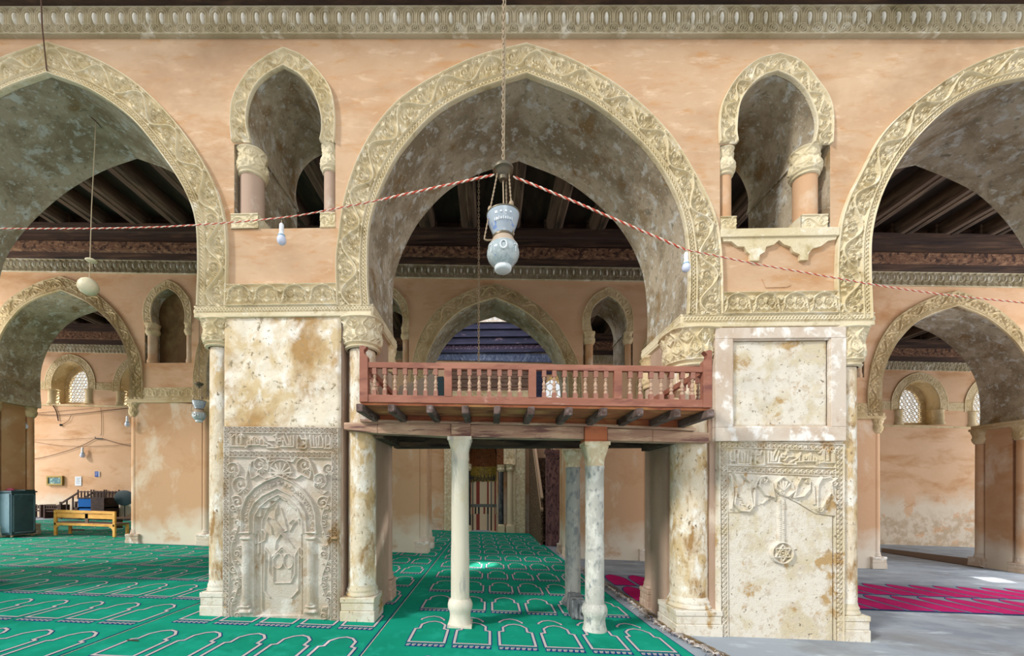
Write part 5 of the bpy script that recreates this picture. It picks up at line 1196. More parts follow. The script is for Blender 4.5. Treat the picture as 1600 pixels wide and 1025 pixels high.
for k_, (e) in enumerate((.0, .07, .14)):
    for xa_, xb_ in ((XC(791) + e, XC(816) - e),):
        for za_, zb2 in ((3.75 + e, 5.1 - e),):
            mb.bar((xa_, YC - .21, za_), (xa_, YC - .21, zb2), .03); mb.bar((xb_, YC - .21, za_), (xb_, YC - .21, zb2), .03); mb.bar((xa_, YC - .21, za_), (xb_, YC - .21, za_), .03); mb.bar((xa_, YC - .21, zb2), (xb_, YC - .21, zb2), .03)
mb.build('frame_moulding', 'cap_stone', MN)
mb = MB(); xa_, xb_ = XC(706), XC(826); zt_ = W(770, 574, YC)[1]; zb2 = W(770, 612, YC)[1]
for i in range(6):
    za_ = zb2 + (zt_ - zb2) * i / 6; mb.box(xa_, xb_, YC - .14 - .02 * (i % 2), YC, za_, za_ + (zt_ - zb2) / 6 - .02)
mb.build('wooden_panelling', 'panel_wood', MN)
mb = MB(); quad_relief(mb, (xa_, YC - .16, 6.28), (xb_ - xa_, 0, 0), (0, 0, zb2 - 6.28), (0, -1, 0), T_CORN, .26, .03, .03); mb.build('carved_frieze', 'far_stucco', MN, smooth=True)
# gold lettering on the mosaic band
mb = MB()
for i in range(26):
    t = .25 + i / 26 * 2.6; a_ = t; x = mxc - (r_ - .02) * math.cos(a_); y = YC + .02 + (r_ - .02) * .9 * math.sin(a_); z = zA + .14 + .08 * math.sin(i * 2.3)
    mb.obox((x, y - .01, z + .03), (1, 0, 0), (0, 1, 0), (0, 0, 1), .018, .005, .05 + .05 * ((i * 7) % 3)); 
    if i % 2: mb.obox((x + .03, y - .01, z - .02), (1, 0, 0), (0, 1, 0), (0, 0, 1), .045, .005, .015)
mb.build('lettering', 'stripe_black', MN)
# ------------------------------------------------------------------ pulpit
mX = 1.98; PU = root('pulpit', 'tall dark carved wooden pulpit with sloping stair rail right of the prayer niche', 'pulpit', (mX + .4, 12, 0))
yN, yF = 9.75, YC - .1
gq = gz(mX)
poly = [(yN + .1, gq - .02), (yF, gq - .02), (yF, 5.0), (yF - .7, 5.0), (yN + .1, 1.15)]
for x in (mX, mX + .82):
    mb = MB(); mb.prismx(poly, x, x + .07); sp_ = mb.build('side_panel', 'minbar_wood', PU)
    mb = MB(); mb.bar((x + .035, yN + .1, 1.28), (x + .035, yF - .6, 5.15), .10, .12); mb.bar((x + .035, yN + .1, 1.75), (x + .035, yF - .6, 5.62), .10, .07); mb.build('hand_rail', 'rail_stud', PU)
    mb = MB()
    for i in range(34):
        t = (i + .5) / 34; y = yN + .1 + (yF - .7 - yN) * t; z = 1.34 + (5.2 - 1.34) * t; mb.bar((x + .035, y, z), (x + .035, y, z + .36), .05)
    mb.build('rail_spindles', 'minbar_wood', PU)
mb = MB()
for i in range(14):
    t = i / 14; y = yN + .25 + (yF - .8 - yN) * t; mb.box(mX + .07, mX + .82, y, yF, gq + .1 + t * 3.6, gq + .1 + (t + 1 / 14) * 3.6)
mb.build('steps', 'minbar_wood', PU)
xq0, xq1 = WX(853, yN), WX(880, yN)
for x0_, x1_ in ((xq0, xq0 + .14), (xq1 + .28, xq1 + .42)):
    pass
mb = MB(); mb.box(xq0, xq1 + .28, yN - .1, yN + .14, gq, gq + .25); mb.box(xq0, xq1, yN - .08, yN + .12, gq + .25, 3.35); mb.build('portal', 'minbar_post', PU, bevel=.01)
mb = MB()
for z0_, z1_ in ((.5, 1.3), (1.45, 2.2), (2.35, 3.1)):
    mb.box(xq0 + .06, xq1 - .06, yN - .11, yN - .07, z0_ + gq, z0_ + gq + .04); mb.box(xq0 + .06, xq1 - .06, yN - .11, yN - .07, z1_ + gq, z1_ + gq + .04); mb.box(xq0 + .06, xq0 + .10, yN - .11, yN - .07, z0_ + gq, z1_ + gq); mb.box(xq1 - .10, xq1 - .06, yN - .11, yN - .07, z0_ + gq, z1_ + gq)
mb.build('portal_panels', 'minbar_post', PU)
mb = MB(); relief_capital(mb, ((xq0 + xq1) / 2, yN + .02, 3.2), .16, .26, .25, .03, depth=.04); mb.box(xq0 - .05, xq1 + .33, yN - .14, yN + .18, 3.45, 3.6); mb.build('portal_cornice', 'minbar_post', PU)
# ------------------------------------------------------------------ near aisle roof carrying the lamp chain
mb = MB(); mb.box(xa0, xa1, -.45, .3, 10.0, 10.1, sl=True); mb.box(xa0, xa1, -1.42, -1.18, 9.98, 10.2); o = mb.build('ceiling', 'ceiling_wood'); tag(o, 'dark boarded ceiling over the near aisle, above the photo edge', 'ceiling', kind='structure')
# ------------------------------------------------------------------ hanging lamps
def chain_tube(mb, p, q, pitch=.03, r=.0045):
    p = np.array(p, float); q = np.array(q, float); L = np.linalg.norm(q - p); d = (q - p) / L; n = max(1, int(L / pitch))
    u = np.cross(d, (0, 1, 0)); u /= (np.linalg.norm(u) + 1e-9); v = np.cross(d, u)
    for i in range(n):
        c = p + d * (i + .5) * L / n; s_ = u if i % 2 else v
        pts = [c + d * (pitch * .72) * math.cos(t) + s_ * pitch * .28 * math.sin(t) for t in np.linspace(0, 2 * math.pi, 9)]; mb.tube(pts, r, 4, cap=False)
LY = -1.3
lx, lz = W(786, 265, LY); S_ = 4.72 / 640
def lz_(py): return W(786, py, LY)[1]
LP = root('hanging_lamp', 'painted glass mosque lamp on three chains hanging in the central arch', 'lamp', (lx, LY, 9.95))
mb = MB(); chain_tube(mb, (lx + .012, LY, 9.97), (lx, LY, lz_(260)), .045, .006); mb.build('suspension_chain', 'chain_metal', LP)
mb = MB(); mb.tube([(lx + .03, LY + .03, 9.97), (lx + .035, LY + .02, 8.2), (lx + .012, LY, lz_(262))], .006, 6); mb.build('flex', 'string', LP)
z = lz_(257); mb = MB(); mb.lathe([(.0, .0), (.03, 0), (.035, -.02), (.11, -.035), (.118, -.05), (.118, -.075), (.10, -.085), (.085, -.10), (.075, -.125), (.05, -.145), (.045, -.18), (.0, -.19)], (lx, LY, z), 32, cap=False); mb.build('canopy', 'brass', LP, smooth=40)
xg = W(786, 335, LY)[0]; zg0 = lz_(337); zgw = lz_(372); zb2_ = lz_(424)
mb = MB(); mb.tube([(lx, LY, z - .17), (lx + .01, LY, zg0 - .05)], .008, 8); mb.build('stem', 'chain_metal', LP)
px_m = 1 / S_
mb = MB(); hh = zg0 - zgw
mb.lathe([(.11, -hh - .02), (.105, -hh * .9), (.125, -hh * .75), (.16, -hh * .42), (.182, -.03), (.186, 0), (.180, 0), (.155, -hh * .42), (.12, -hh * .75), (.10, -hh * .9)], (xg, LY, zg0), 40, cap=False); gl = mb.build('glass_flare', 'lamp_blue', LP, smooth=60)
mb = MB(); mb.lathe([(.183, -.008), (.190, -.002), (.190, .008), (.183, .012)], (xg, LY, zg0), 40, cap=False); mb.build('rim', 'brass', gl, smooth=40); mb = MB(); mb.lathe([(.112, -.005), (.122, 0), (.122, .02), (.112, .028)], (xg, LY, zgw - .005), 40, cap=False); mb.build('collar', 'brass', gl, smooth=40)
mb = MB()
for i in range(9):
    a_ = -math.pi / 2 + (i - 4) * .16; r_l = .155
    for (dz, h_, w2) in ((-.10, .07, .012), (-.06, .02, .02), (-.13, .015, .022)) if i % 2 else ((-.095, .085, .008), (-.12, .02, .02)):
        rr = r_l + (dz + .10) * .45; mb.obox((xg + rr * math.cos(a_), LY + rr * math.sin(a_), zg0 + dz), (-math.sin(a_), math.cos(a_), 0), (math.cos(a_), math.sin(a_), 0), (0, 0, 1), w2 / 2, .004, h_ / 2)
mb.build('enamel_lettering', 'lamp_white', gl)
hb = zgw - zb2_
mb = MB(); mb.lathe([(.112, 0), (.135, -hb * .12), (.165, -hb * .27)], (xg, LY, zgw), 40, cap=False); mb.build('shoulder', 'lamp_tan', LP, smooth=60)
mb = MB(); mb.lathe([(.165, -hb * .27), (.184, -hb * .42), (.186, -hb * .52), (.168, -hb * .66), (.125, -hb * .80), (.095, -hb * .86)], (xg, LY, zgw), 40, cap=False); bd = mb.build('glass_body', 'lamp_glass', LP, smooth=60)
mb = MB(); mb.lathe([(.166, -.006), (.172, 0), (.166, .006)], (xg, LY, zgw - hb * .27), 40, cap=False); mb.build('white_line', 'lamp_white', bd, smooth=60)
for a_ in (-1.57, -.75, -2.4):
    mb = MB()
    cxm, cym = xg + .186 * math.cos(a_), LY + .186 * math.sin(a_); t_ = np.array((-math.sin(a_), math.cos(a_), 0)); zc_ = zgw - hb * .47
    if a_ == -1.57: mb.tube([np.array((cxm, cym, zc_)) + t_ * .035 * math.cos(k) + np.array((0, 0, .045 * math.sin(k))) for k in np.linspace(0, 2 * math.pi, 17)], .010, 5, cap=False)
    else:
        mb.tube([np.array((cxm, cym, zc_ - .05)), np.array((cxm, cym, zc_ + .0)), np.array((cxm, cym, zc_ + .04)) + t_ * .015], .005, 5); mb.tube([np.array((cxm, cym, zc_ + .03)) - t_ * .02, np.array((cxm, cym, zc_ + .035)) + t_ * .02], .007, 5)
    mb.build('painted_flower', 'lamp_white', bd)
mb = MB(); mb.lathe([(.094, -hb * .86), (.100, -hb * .88), (.095, -hb * .97), (.080, -hb), (.0, -hb * 1.0)], (xg, LY, zgw), 32, cap=False); mb.build('foot', 'lamp_white', LP, smooth=50)
for (a_, r2, z2, mid) in ((math.pi + .35, .205, zgw - hb * .12, .55), (-.35, .125, zgw + .01, .5), (math.pi / 2 - .5, .12, zgw + .02, .5)):
    p0 = np.array((lx + .07 * math.cos(a_), LY + .07 * math.sin(a_), z - .12)); p1 = np.array((xg + r2 * math.cos(a_), LY + r2 * math.sin(a_), z2))
    if a_ > 3: p1 = np.array((xg - .215, LY - .05, zgw - hb * .1))
    mb = MB(); pm = p0 * (1 - mid) + p1 * mid; chain_tube(mb, p0, pm, .022, .005); chain_tube(mb, pm, p1, .022, .005); mb.tube([p0, pm, p1], .006, 6)
    mb.lathe([(.0, -.036), (.018, -.03), (.028, -.01), (.028, .01), (.018, .03), (.0, .036)], tuple(pm), 14, cap=False)
    if a_ > 3: mb.tube([p1, p1 + np.array((.03, .01, -.008)), (xg - .12, LY, zgw - .02)], .010, 6)
    mb.build('side_chain', 'chain_metal', LP, smooth=40)
# second lamp far behind, half hidden by the near pier
L2 = copy_tree(LP); x2, z2 = W(311, 627, 6.2); L2['label'] = 'distant blue and white glass lamp peeping out left of the near pier'
L2.location = (x2 - xg + lx, 6.2, 9.95 + (z2 - zg0)); bpy.context.view_layer.update()
mb = MB(); _lt = (L2.location.x + .012, 6.2, L2.location.z); chain_tube(mb, (_lt[0], 6.2, 10.36 + gz(_lt[0])), _lt, .06, .006); mb.build('upper_chain', 'chain_metal', L2) if 10.36 > _lt[2] else None
# thin far chain seen between the beams
x3 = W(748, 400, 3.6)[0]; mb = MB(); chain_tube(mb, (x3, 3.6, 10.4), (x3, 3.6, W(748, 574, 3.6)[1]), .07, .008); o = mb.build('hanging_chain', 'chain_metal'); tag(o, 'thin bare chain hanging in the aisle left of the painted lamp', 'chain')
# ------------------------------------------------------------------ egg pendant with its ridge wire
PY = .72
xe_, ze = W(150, 200, PY); EG = root('egg_pendant', 'cream egg shaped pendant on a string under the left arch', 'pendant', (xe_, PY, ze + .12))
xb_, zb_e = W(138, 448, PY)
mb = MB(); mb.tube([(xe_, PY, ze + .10), ((xe_ + xb_) / 2 - .01, PY, (ze + zb_e) / 2), (xb_ + .02, PY, zb_e + .12)], .007, 6); mb.build('string', 'string', EG)
mb = MB(); mb.lathe([(r, z) for r, z in ((0, .147), (.05, .138), (.10, .105), (.135, .05), (.143, .0), (.135, -.05), (.10, -.10), (.05, -.132), (0, -.14))], (xb_, PY, zb_e), 32, cap=False); mb.build('egg', 'egg_shell', EG, smooth=True)
mb = MB(); xd, zd_ = W(143, 407, PY); mb.lathe([(0, .03), (.05, .022), (.085, .0), (.07, -.018), (.03, -.03), (0, -.032)], (xd, PY, zd_), 24, cap=False); mb.build('small_dish', 'egg_shell', EG, smooth=True)
mb = MB(); mb.tube([(W(86, 0)[0], -.20, 9.4), (W(84, 60)[0], -.16, W(84, 60)[1]), (W(82, 118)[0], -.08, W(82, 118)[1]), (W(83, 130, .1)[0], .1, W(83, 128, .1)[1]), (xe_, PY, ze + .11), (W(203, 243, TA)[0], TA, W(203, 246, TA)[1])], .009, 6); o = mb.build('ridge_wire', 'cable_dark'); tag(o, 'dark wire dropping over the cornice and along the left arch ridge', 'wire')
# ------------------------------------------------------------------ twisted flex and bulbs
def twisted(pts, name, label, rad, strand, pitch=.11):
    P_, L = resample(catmull(pts, 10), 3); P_, L = resample(catmull(pts, 10), max(20, int(L / (pitch / 8))))
    ms = ['cable_red', 'cable_cream']; rt = root(name, label, 'cable', tuple(P_[0]))
    for k in (0, 1):
        mb = MB(); q = []
        for i, p in enumerate(P_):
            a_ = 2 * math.pi * i / 8 + k * math.pi; q.append((p[0], p[1] + rad * math.cos(a_), p[2] + rad * math.sin(a_)))
        mb.tube(q, strand, 5); mb.build('strand', ms[k], rt)
    return rt
def c3(px, py, Y): x, z = W(px, py, Y); return (x, Y, z)
twisted([c3(772, 273, LY), c3(690, 291, -1.2), c3(595, 312, -1.1)], 'light_cable', 'thick twisted red and white cable, left side of the painted lamp', .007, .0085)
twisted([c3(802, 276, LY), c3(890, 312, -1.25), c3(985, 353, -1.15), c3(1070, 390, -1.05)], 'light_cable', 'thick twisted red and white cable sloping down right of the painted lamp', .007, .0085)
twisted([c3(595, 312, -1.1), c3(530, 325, -1.05), c3(440, 340, -1.0), c3(300, 352, -.9), c3(150, 357, -.8), c3(-60, 357, -.7)], 'light_cable', 'thin twisted cable carrying the bulb below the left small opening', .0045, .0055)
twisted([c3(1070, 390, -1.05), c3(1190, 414, -.9), c3(1304, 434, -.8), c3(1360, 444, -.7), c3(1480, 461, -.5), c3(1650, 478, -.3)], 'light_cable', 'thin twisted cable running right across the near pier and right arch', .0045, .0055)
def bulb(px, py, Y, s, label, tilt=0, up=.04):
    x, y, z = c3(px, py, Y); R_ = root('light_bulb', label, 'bulb', (x, y, z)); 
    mb = MB(); mb.tube([(x, y, z + up * s), (x, y, z)], .004, 5); mb.build('wire', 'string', R_)
    mb = MB(); mb.lathe([(0, .0), (.018 * s, -.003), (.028 * s, -.02 * s), (.030 * s, -.09 * s), (.026 * s, -.10 * s), (.034 * s, -.13 * s), (.036 * s, -.15 * s)], (x, y, z), 20, cap=False); mb.build('socket', 'white_plastic', R_, smooth=40)
    mb = MB(); c = Vector((x, y, z - .15 * s)); pr = [(.036, 0), (.042, -.02), (.055, -.045), (.058, -.075), (.05, -.105), (.03, -.125), (0, -.132)]
    mb.lathe([(r * s, h * s) for r, h in pr], tuple(c), 24, cap=False); mb.build('globe', 'bulb_glass', R_, smooth=True)
    mb = MB(); mb.lathe([(.037 * s, 0), (.046 * s, -.008 * s), (.046 * s, -.02 * s), (.04 * s, -.024 * s)], tuple(c), 20, cap=False); mb.build('collar', 'blue_plastic', R_, smooth=40); return R_
bulb(440, 349, -1.0, .95, 'white bulb hanging from the cable below the left small opening')
bulb(1072, 394, -1.05, .85, 'white bulb hanging at the right edge of the central arch')
bulb(40, 648, 7.9, 1.9, 'bluish bulb hanging in front of the far left column of the second arcade')
bulb(129, 699, YC - .16, 1.9, 'small dark bulb hanging in front of the far left wall', up=.12)
bulb(199, 650, 6.62, 1.2, 'tiny white bulb beside the capital of the smooth peach pier', up=.35)
# ------------------------------------------------------------------ wires on the far left wall
def C6(l, Y=YC - .05): return [c3(x / 6.027, 530 + y / 6.027, Y) for x, y in l]
def wire(l, label, r=.012, Y=YC - .05):
    mb = MB(); mb.tube(catmull(C6(l, Y), 5), r, 5); o = mb.build('hanging_wire', 'cable_dark'); return tag(o, label, 'wire')
wire([(-20, 662), (150, 690), (270, 705), (520, 715), (750, 700), (1050, 665), (1230, 648)], 'long sagging dark wire just below the ledge of the far left wall', .016)
wire([(290, 700), (700, 665), (880, 650)], 'upper thin wire rising to the ledge of the far left wall', .008, YC - .03)
wire([(500, 625), (530, 680), (550, 770)], 'thick short cord drooping from the ledge under the pierced window', .025, YC - .05)
LW = wire([(670, 715), (640, 770), (580, 805)], 'short looped wire ending at a dark knob under the pierced window', .010)
wire([(950, 645), (957, 780), (955, 890), (940, 905)], 'vertical wire dropping from the ledge at the right of the far left wall', .010, YC - .04)
wire([(120, 1450), (400, 1375), (730, 1015 + 60), (900, 938)] if False else [(230 * .95, 1420 * .8), (420, 1110), (730, 1018), (900, 935)], 'slanting wire climbing to the dark clip on the far left wall', .013)
wire([(960, 935), (1100, 975), (1230, 1005)], 'slanting wire falling right from the dark clip on the far left wall', .013)
wire([(290, 962), (600, 1005), (1000, 1005), (1230, 985)], 'lowest nearly level wire across the far left wall', .008)
wire([(300, 948), (600, 945), (900, 930)], 'level thin wire left of the dark clip', .006)
mb = MB(); q = C6([(572, 808)])[0]; mb.lathe([(0, .06), (.045, .04), (.06, 0), (.045, -.04), (0, -.06)], q, 14, cap=False); o = mb.build('knob', 'dark_board', LW, smooth=True)
mb = MB(); a_, b_ = C6([(900, 935), (965, 938)]); mb.bar(a_, b_, .05, .05); mb.bar(a_, (a_[0] - .03, a_[1], a_[2] + .09), .03); o = mb.build('wire_clip', 'dark_board', bevel=.01); tag(o, 'black clip joining the slanting wires on the far left wall', 'clip')
# ------------------------------------------------------------------ yellow bench
bxl, byl = G(86, 836); bxr, byr = G(182, 841)
by = (byl + byr) / 2; x0, x1 = WX(85, by), WX(181, by); g = gz((x0 + x1) / 2)
BN = root('bench', 'yellow varnished wooden bench seen from behind, on the green carpet', 'bench', ((x0 + x1) / 2, by, g))
def gg(x): return gz(x) + .014
for x, y, h, nm in ((x0 + .05, by, .90, 'leg'), (x1 - .05, by, .90, 'leg'), (x0 + .05, by + .5, .43, 'leg'), (x1 - .05, by + .5, .43, 'leg')):
    mb = MB(); mb.box(x - .045, x + .045, y - .035, y + .035, gg(x), gg(x) + h); mb.build('leg', 'bench_wood', BN, bevel=.012)
mb = MB(); 
def lbox(mb, xa, xb, ya, yb, za, zb): V = [(x, y, z + gg(x)) for z in (za, zb) for x, y in ((xa, ya), (xb, ya), (xb, yb), (xa, yb))]; mb.add(V, [(0, 3, 2, 1), (4, 5, 6, 7), (0, 1, 5, 4), (1, 2, 6, 5), (2, 3, 7, 6), (3, 0, 4, 7)])
lbox(mb, x0 + .04, x1 - .04, by - .03, by + .0, .80, .90); lbox(mb, x0 + .04, x1 - .04, by + .0, by + .03, .62, .79); mb.build('backrest', 'bench_wood', BN, bevel=.008)
mb = MB(); lbox(mb, x0, x1, by - .02, by + .55, .43, .47); mb.build('seat', 'bench_dark', BN, bevel=.006)
mb = MB(); lbox(mb, x0 + .02, x1 - .02, by - .035, by - .005, .36, .45); lbox(mb, x0 + .02, x1 - .02, by + .5, by + .53, .36, .43); mb.build('apron', 'bench_wood', BN, bevel=.006)
mb = MB(); xm_ = (x0 + x1) / 2 + .05; mb.box(xm_ - .055, xm_ + .055, by + .0, by + .04, gg(xm_) + .44, gg(xm_) + .80); mb.build('middle_slat', 'bench_dark', BN)
for s_, x in ((1, x0 + .09), (-1, x1 - .09)):
    mb = MB(); mb.prism([(x, gg(x) + .36), (x, gg(x) + .22), (x + s_ * .04, gg(x) + .30), (x + s_ * .14, gg(x) + .36)], by - .03, by - .0); mb.build('corner_bracket', 'bench_wood', BN)
mb = MB(); lbox(mb, x0 + .1, x0 + .55, by + .49, by + .52, .12, .18); mb.build('stretcher', 'bench_dark', BN)
# second dark bench end beyond, cut by the pier
xq, yq = G(196, 826); mb = MB(); 
B2 = root('bench', 'dark low bench end half hidden by the smooth peach pier', 'bench', (xq, yq, gz(xq)))
lbox(mb, WX(181, yq), WX(215, yq), yq - .2, yq + .25, .40, .45); mb.build('seat', 'bench_dark', B2)
for xx in (WX(184, yq), WX(212, yq)):
    mb = MB(); mb.box(xx - .03, xx + .03, yq - .15, yq + .2, gg(xx), gg(xx) + .40); mb.build('leg', 'bench_dark', B2)
# ------------------------------------------------------------------ dark teal metal cabinet on castors
cx_, cy_ = G(18, 841); x1 = cx_; x0 = x1 - 1.25; y0, y1 = cy_, cy_ + .72; g = gz(x1) + .014
CB = root('metal_cabinet', 'dark teal metal cabinet on castors at the left edge of the carpet', 'cabinet', ((x0 + x1) / 2, (y0 + y1) / 2, g))
ztop = W(18, 767, y0)[1]
mb = MB(); mb.box(x0, x1, y0, y1, g + .09, ztop - .05); mb.build('body', 'teal_paint', CB, bevel=.01)
mb = MB(); mb.box(x0 - .03, x1 + .03, y0 - .03, y1 + .03, ztop - .05, ztop); mb.build('top', 'teal_paint', CB, bevel=.01)
for k in (0, 1):
    xa, xb = x0 + .03 + k * .60, x0 + .60 + k * .60; mb = MB(); mb.box(xa, xb, y0 - .02, y0, g + .16, ztop - .10); d_ = mb.build('door', 'light_teal', CB, bevel=.008)
    mb = MB(); mb.bar((xa + (.48 if k == 0 else .08), y0 - .04, g + .8), (xa + (.48 if k == 0 else .08), y0 - .04, g + 1.0), .02); mb.build('handle', 'brass', d_)
mb = MB()
for (ya, yb, za, zb) in ((y0 + .03, y0 + .07, g + .14, ztop - .1), (y1 - .07, y1 - .03, g + .14, ztop - .1), (y0 + .03, y1 - .03, g + .14, g + .18), (y0 + .03, y1 - .03, ztop - .14, ztop - .1)): mb.box(x1, x1 + .012, ya, yb, za, zb)
mb.build('side_frame', 'light_teal', CB)
for xx in (x0 + .08, x1 - .06):
    for yy in (y0 + .06, y1 - .06): mb = MB(); mb.lathe([(.0, -.018), (.04, -.018), (.045, 0), (.04, .018), (0, .018)], (xx, yy, g + .045), 16, axis='y', cap=False); mb.box(xx - .012, xx + .012, yy - .03, yy + .03, g + .05, g + .1); mb.build('castor', 'chain_metal', CB, smooth=40)
xk, yk = WX(17, cy_ + .3), cy_ + .3
mb = MB(); mb.lathe([(0, .0), (.10, .01), (.11, .04), (.08, .08), (.03, .10), (0, .10)], (xk, yk, ztop), 18, cap=False); o = mb.build('folded_cloth', 'pink_cloth', smooth=True); tag(o, 'pink cloth bundle lying on the teal cabinet', 'cloth')
mb = MB(); mb.box(xk + .22, xk + .62, yk - .1, yk + .2, ztop, ztop + .04); o = mb.build('flat_box', 'dark_board', bevel=.008); tag(o, 'flat dark box on the right of the teal cabinet top', 'box')
xt, yt = WX(2, cy_ + .3), cy_ + .3; mb = MB(); mb.lathe([(.06, 0), (.05, .04), (.02, .06), (.012, .1), (.012, .35), (0, .36)], (xt, yt, ztop), 16, cap=False); o = mb.build('microphone_stand', 'dark_wood', smooth=40); tag(o, 'thin black table stand on the teal cabinet at the photo edge', 'stand')
# ------------------------------------------------------------------ preacher's stair seat and low benches by the far wall
kx, ky = G(118, 812); g = gg(kx); KS = root('stair_seat', 'dark wooden stair seat with blue cloth panel by the far left wall', 'seat', (kx, ky, gz(kx)))
def K(px, py, Y=ky): return W(px, py, Y)
xL, xM, xR_ = K(95, 800)[0], K(122, 800)[0], K(163, 800)[0]; zt_ = K(130, 767)[1]; zr = K(130, 778)[1]
for dy in (0, .75):
    mb = MB(); a1, a2 = (xL, zt_ - 1.15), (xM, zt_ - .12)
    mb.bar((xL, ky + dy, K(96, 787)[1]), (xM, ky + dy, K(122, 770)[1]), .06, .07); mb.bar((xL, ky + dy, g), (xL, ky + dy, K(96, 784)[1]), .08)
    for t in (.35, .7): xx = xL + (xM - xL) * t; mb.bar((xx, ky + dy, g + .2), (xx, ky + dy, K(96, 787)[1] + (K(122, 770)[1] - K(96, 787)[1]) * t), .05)
    mb.bar((xL, ky + dy, g + .12), (xM, ky + dy, g + .5), .05, .16); mb.build('stair_rail', 'dark_wood', KS)
mb = MB()
for i in range(3): mb.box(xL + .15 + i * .22, xM + .05, ky, ky + .75, g + i * .2, g + (i + 1) * .2)
mb.build('steps', 'dark_wood', KS)
mb = MB(); mb.box(xM, xM + (xR_ - xM) * .52, ky - .0, ky + .03, K(122, 806)[1], zr); mb.build('blue_panel', 'blue_cloth', KS)
mb = MB(); mb.box(xM + (xR_ - xM) * .50, xR_, ky - .02, ky + .03, g, zr + .02); mb.box(xR_ - .05, xR_, ky, ky + .8, g, zr); mb.build('side_panel', 'dark_wood', KS)
for dy in (0, .8):
    mb = MB(); 
    for i in range(9): xx = xM + (xR_ - xM) * i / 8; mb.bar((xx, ky + dy, zr - .05), (xx, ky + dy, zt_ + (.06 if i % 4 == 0 else 0)), .045)
    mb.bar((xM, ky + dy, zt_ - .05), (xR_, ky + dy, zt_ - .05), .05); mb.bar((xM, ky + dy, zr), (xR_, ky + dy, zr), .05); mb.build('railing', 'dark_wood', KS)
mb = MB(); mb.box(xM, xR_, ky, ky + .8, g + .55, g + .62); mb.build('seat', 'dark_wood', KS)
for (pa, pb, lab) in ((70, 92, 'low dark bench with an openwork back beside the stair seat'), (40, 64, 'low dark bench partly hidden by the teal cabinet')):
    yb3 = ky + .1; xa, xb = K(pa, 800, yb3)[0], K(pb, 800, yb3)[0]; zt3 = K(pa, 790, yb3)[1]; g3 = gg(xa); R_ = root('low_bench', lab, 'bench', ((xa + xb) / 2, yb3, gz(xa)))
    for xx in (xa, xb): mb = MB(); mb.box(xx - .04, xx + .04, yb3 - .04, yb3 + .5, g3, zt3 + .05); mb.build('leg', 'dark_wood', R_)
    mb = MB(); mb.box(xa, xb, yb3, yb3 + .5, g3 + .32, g3 + .37); mb.build('seat', 'dark_wood', R_)
    mb = MB(); mb.bar((xa, yb3, zt3), (xb, yb3, zt3), .05); mb.bar((xa, yb3, g3 + .48), (xb, yb3, g3 + .48), .05)
    for i in range(1, 6): xx = xa + (xb - xa) * i / 6; mb.bar((xx, yb3, g3 + .48), (xx, yb3, zt3), .035)
    mb.build('backrest', 'dark_wood', R_)
# round dark board on a pole
yd = ky + .4; xd, zd2 = K(194, 778, yd); RB = root('round_board', 'round dark board on a thin pole beside the smooth peach pier', 'board', (xd, yd, gz(xd)))
mb = MB(); mb.lathe([(0, -.04), (.38, -.03), (.46, 0), (.38, .03), (0, .04)], (0, 0, 0), 36, axis='y', cap=False)
mb.v = [v * np.array([1.15, 1, .85]) + np.array([xd, yd, zd2]) for v in mb.v]; mb.build('disc', 'dark_board', RB, smooth=40)
mb = MB(); mb.tube([(xd + .0, yd + .03, gg(xd)), (xd + .0, yd + .03, zd2)], .02, 8); mb.lathe([(.22, 0), (.2, .03), (.03, .05)], (xd, yd + .03, gg(xd)), 20); mb.build('pole', 'dark_board', RB)
# things on the far wall
def wallbox(px0, py0, px1, py1, t, name, m, lab, cat):
    a_, b_ = W(px0, py0, YC - t), W(px1, py1, YC - t); mb = MB(); mb.box(a_[0], b_[0], YC - t, YC - .002, b_[1], a_[1]); o = mb.build(name, m, bevel=.006); return tag(o, lab, cat)
PF = root('framed_picture', 'small landscape picture in a gilt frame on the far left wall', 'picture', (W(85, 758, YC - .08)[0], YC, W(85, 758, YC)[1]))
a_, b_ = W(72, 743.5, YC - .12), W(97, 758.5, YC - .12)
mb = MB(); fw = .09; mb.box(a_[0], b_[0], YC - .12, YC - .01, b_[1], b_[1] + fw); mb.box(a_[0], b_[0], YC - .12, YC - .01, a_[1] - fw, a_[1]); mb.box(a_[0], a_[0] + fw, YC - .12, YC - .01, b_[1] + fw, a_[1] - fw); mb.box(b_[0] - fw, b_[0], YC - .12, YC - .01, b_[1] + fw, a_[1] - fw); mb.build('frame', 'gold_frame', PF, bevel=.01)
mb = MB(); mb.box(a_[0] + fw, b_[0] - fw, YC - .08, YC - .02, b_[1] + fw, a_[1] - fw); mb.build('picture', 'picture', PF)
NT = wallbox(117, 744.5, 127, 759, .03, 'notice', 'paper', 'white paper notice pinned right of the gilt picture', 'notice')
mb = MB(); a_, b_ = W(117, 744.5, YC - .034), W(127, 759, YC - .034)
for i in range(7): zz = a_[1] - .07 - i * .05; mb.box(a_[0] + .06, b_[0] - .05 - .03 * (i % 3), YC - .036, YC - .031, zz - .010, zz)
mb.build('writing', 'ink', NT)
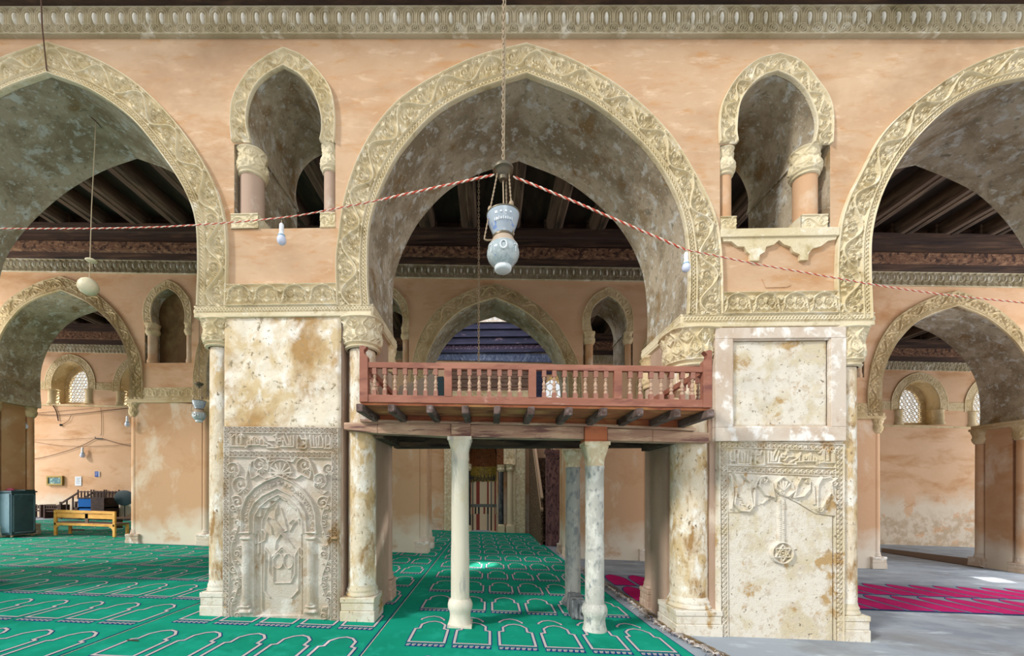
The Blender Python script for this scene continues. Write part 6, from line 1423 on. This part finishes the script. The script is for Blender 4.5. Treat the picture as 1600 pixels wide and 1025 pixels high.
SG = wallbox(148, 736.5, 154, 745, .03, 'sign', 'sign_blue', 'small dark blue sign on the far left wall above the white notice', 'sign')
a_, b_ = W(148, 736.5, YC - .034), W(154, 745, YC - .034); mb = MB()
for i in range(3): zz = a_[1] - .06 - i * .06; mb.box(a_[0] + .04, b_[0] - .04 - .02 * i, YC - .036, YC - .031, zz - .012, zz)
mb.build('writing', 'paper', SG)
mb = MB(); mb.box(W(154.3, 737, YC - .03)[0], W(155.6, 737, YC - .03)[0], YC - .04, YC - .031, b_[1], a_[1]); mb.build('white_edge', 'paper', SG)
# dark seam trims where the carpets meet the near pier: small stone wedge, pen on the carpet
xa, ya = G(205, 1003); mb = MB(); mb.bar((xa - .06, ya + .01, gz(xa) + .02), (xa + .10, ya - .01, gz(xa) + .02), .014, .008); o = mb.build('pen', 'dark_wood'); tag(o, 'small black pen shaped scrap lying on the green carpet', 'scrap')
# orange pipe beside the far pier
xp_, zp_ = W(1016, 760, 8.5); mb = MB(); mb.tube([(xp_, 8.6, gz(xp_)), (xp_, 8.6, 3.4)], .035, 10); o = mb.build('upright_pole', 'pipe', smooth=40); tag(o, 'orange brown upright pole seen beside the right jamb under the platform', 'pole')

# odds and ends standing on the platform
YO = 1.15
pl = [W(x, y, YO) for x, y in ((624, 603), (668, 588), (672, 584), (681, 584), (682, 626), (620, 624))]
mb = MB(); mb.prism(pl, YO, YO + .04); o = mb.build('leaning_board', 'lean_board', bevel=.005); tag(o, 'grey board with a slanting top edge standing on the platform, left bay', 'board')
a_, b_ = W(683, 588, YO), W(693, 626, YO); mb = MB(); mb.box(a_[0], b_[0], YO, YO + .18, b_[1], a_[1]); o = mb.build('storage_box', 'dark_board', bevel=.01); tag(o, 'dark upright box beside the leaning board on the platform', 'box')
mb = MB()
for (xa, xb, za, zb) in ((826, 853, 572, 640), (881, 892, 572, 640), (853, 881, 572, 584), (853, 881, 634, 640)):
    p_, q_ = W(xa, za, YC - .05), W(xb, zb, YC - .05); mb.box(p_[0], q_[0], YC - .05, YC + .01, q_[1], p_[1])
mb.build('window_surround', 'blue_wood', wc)
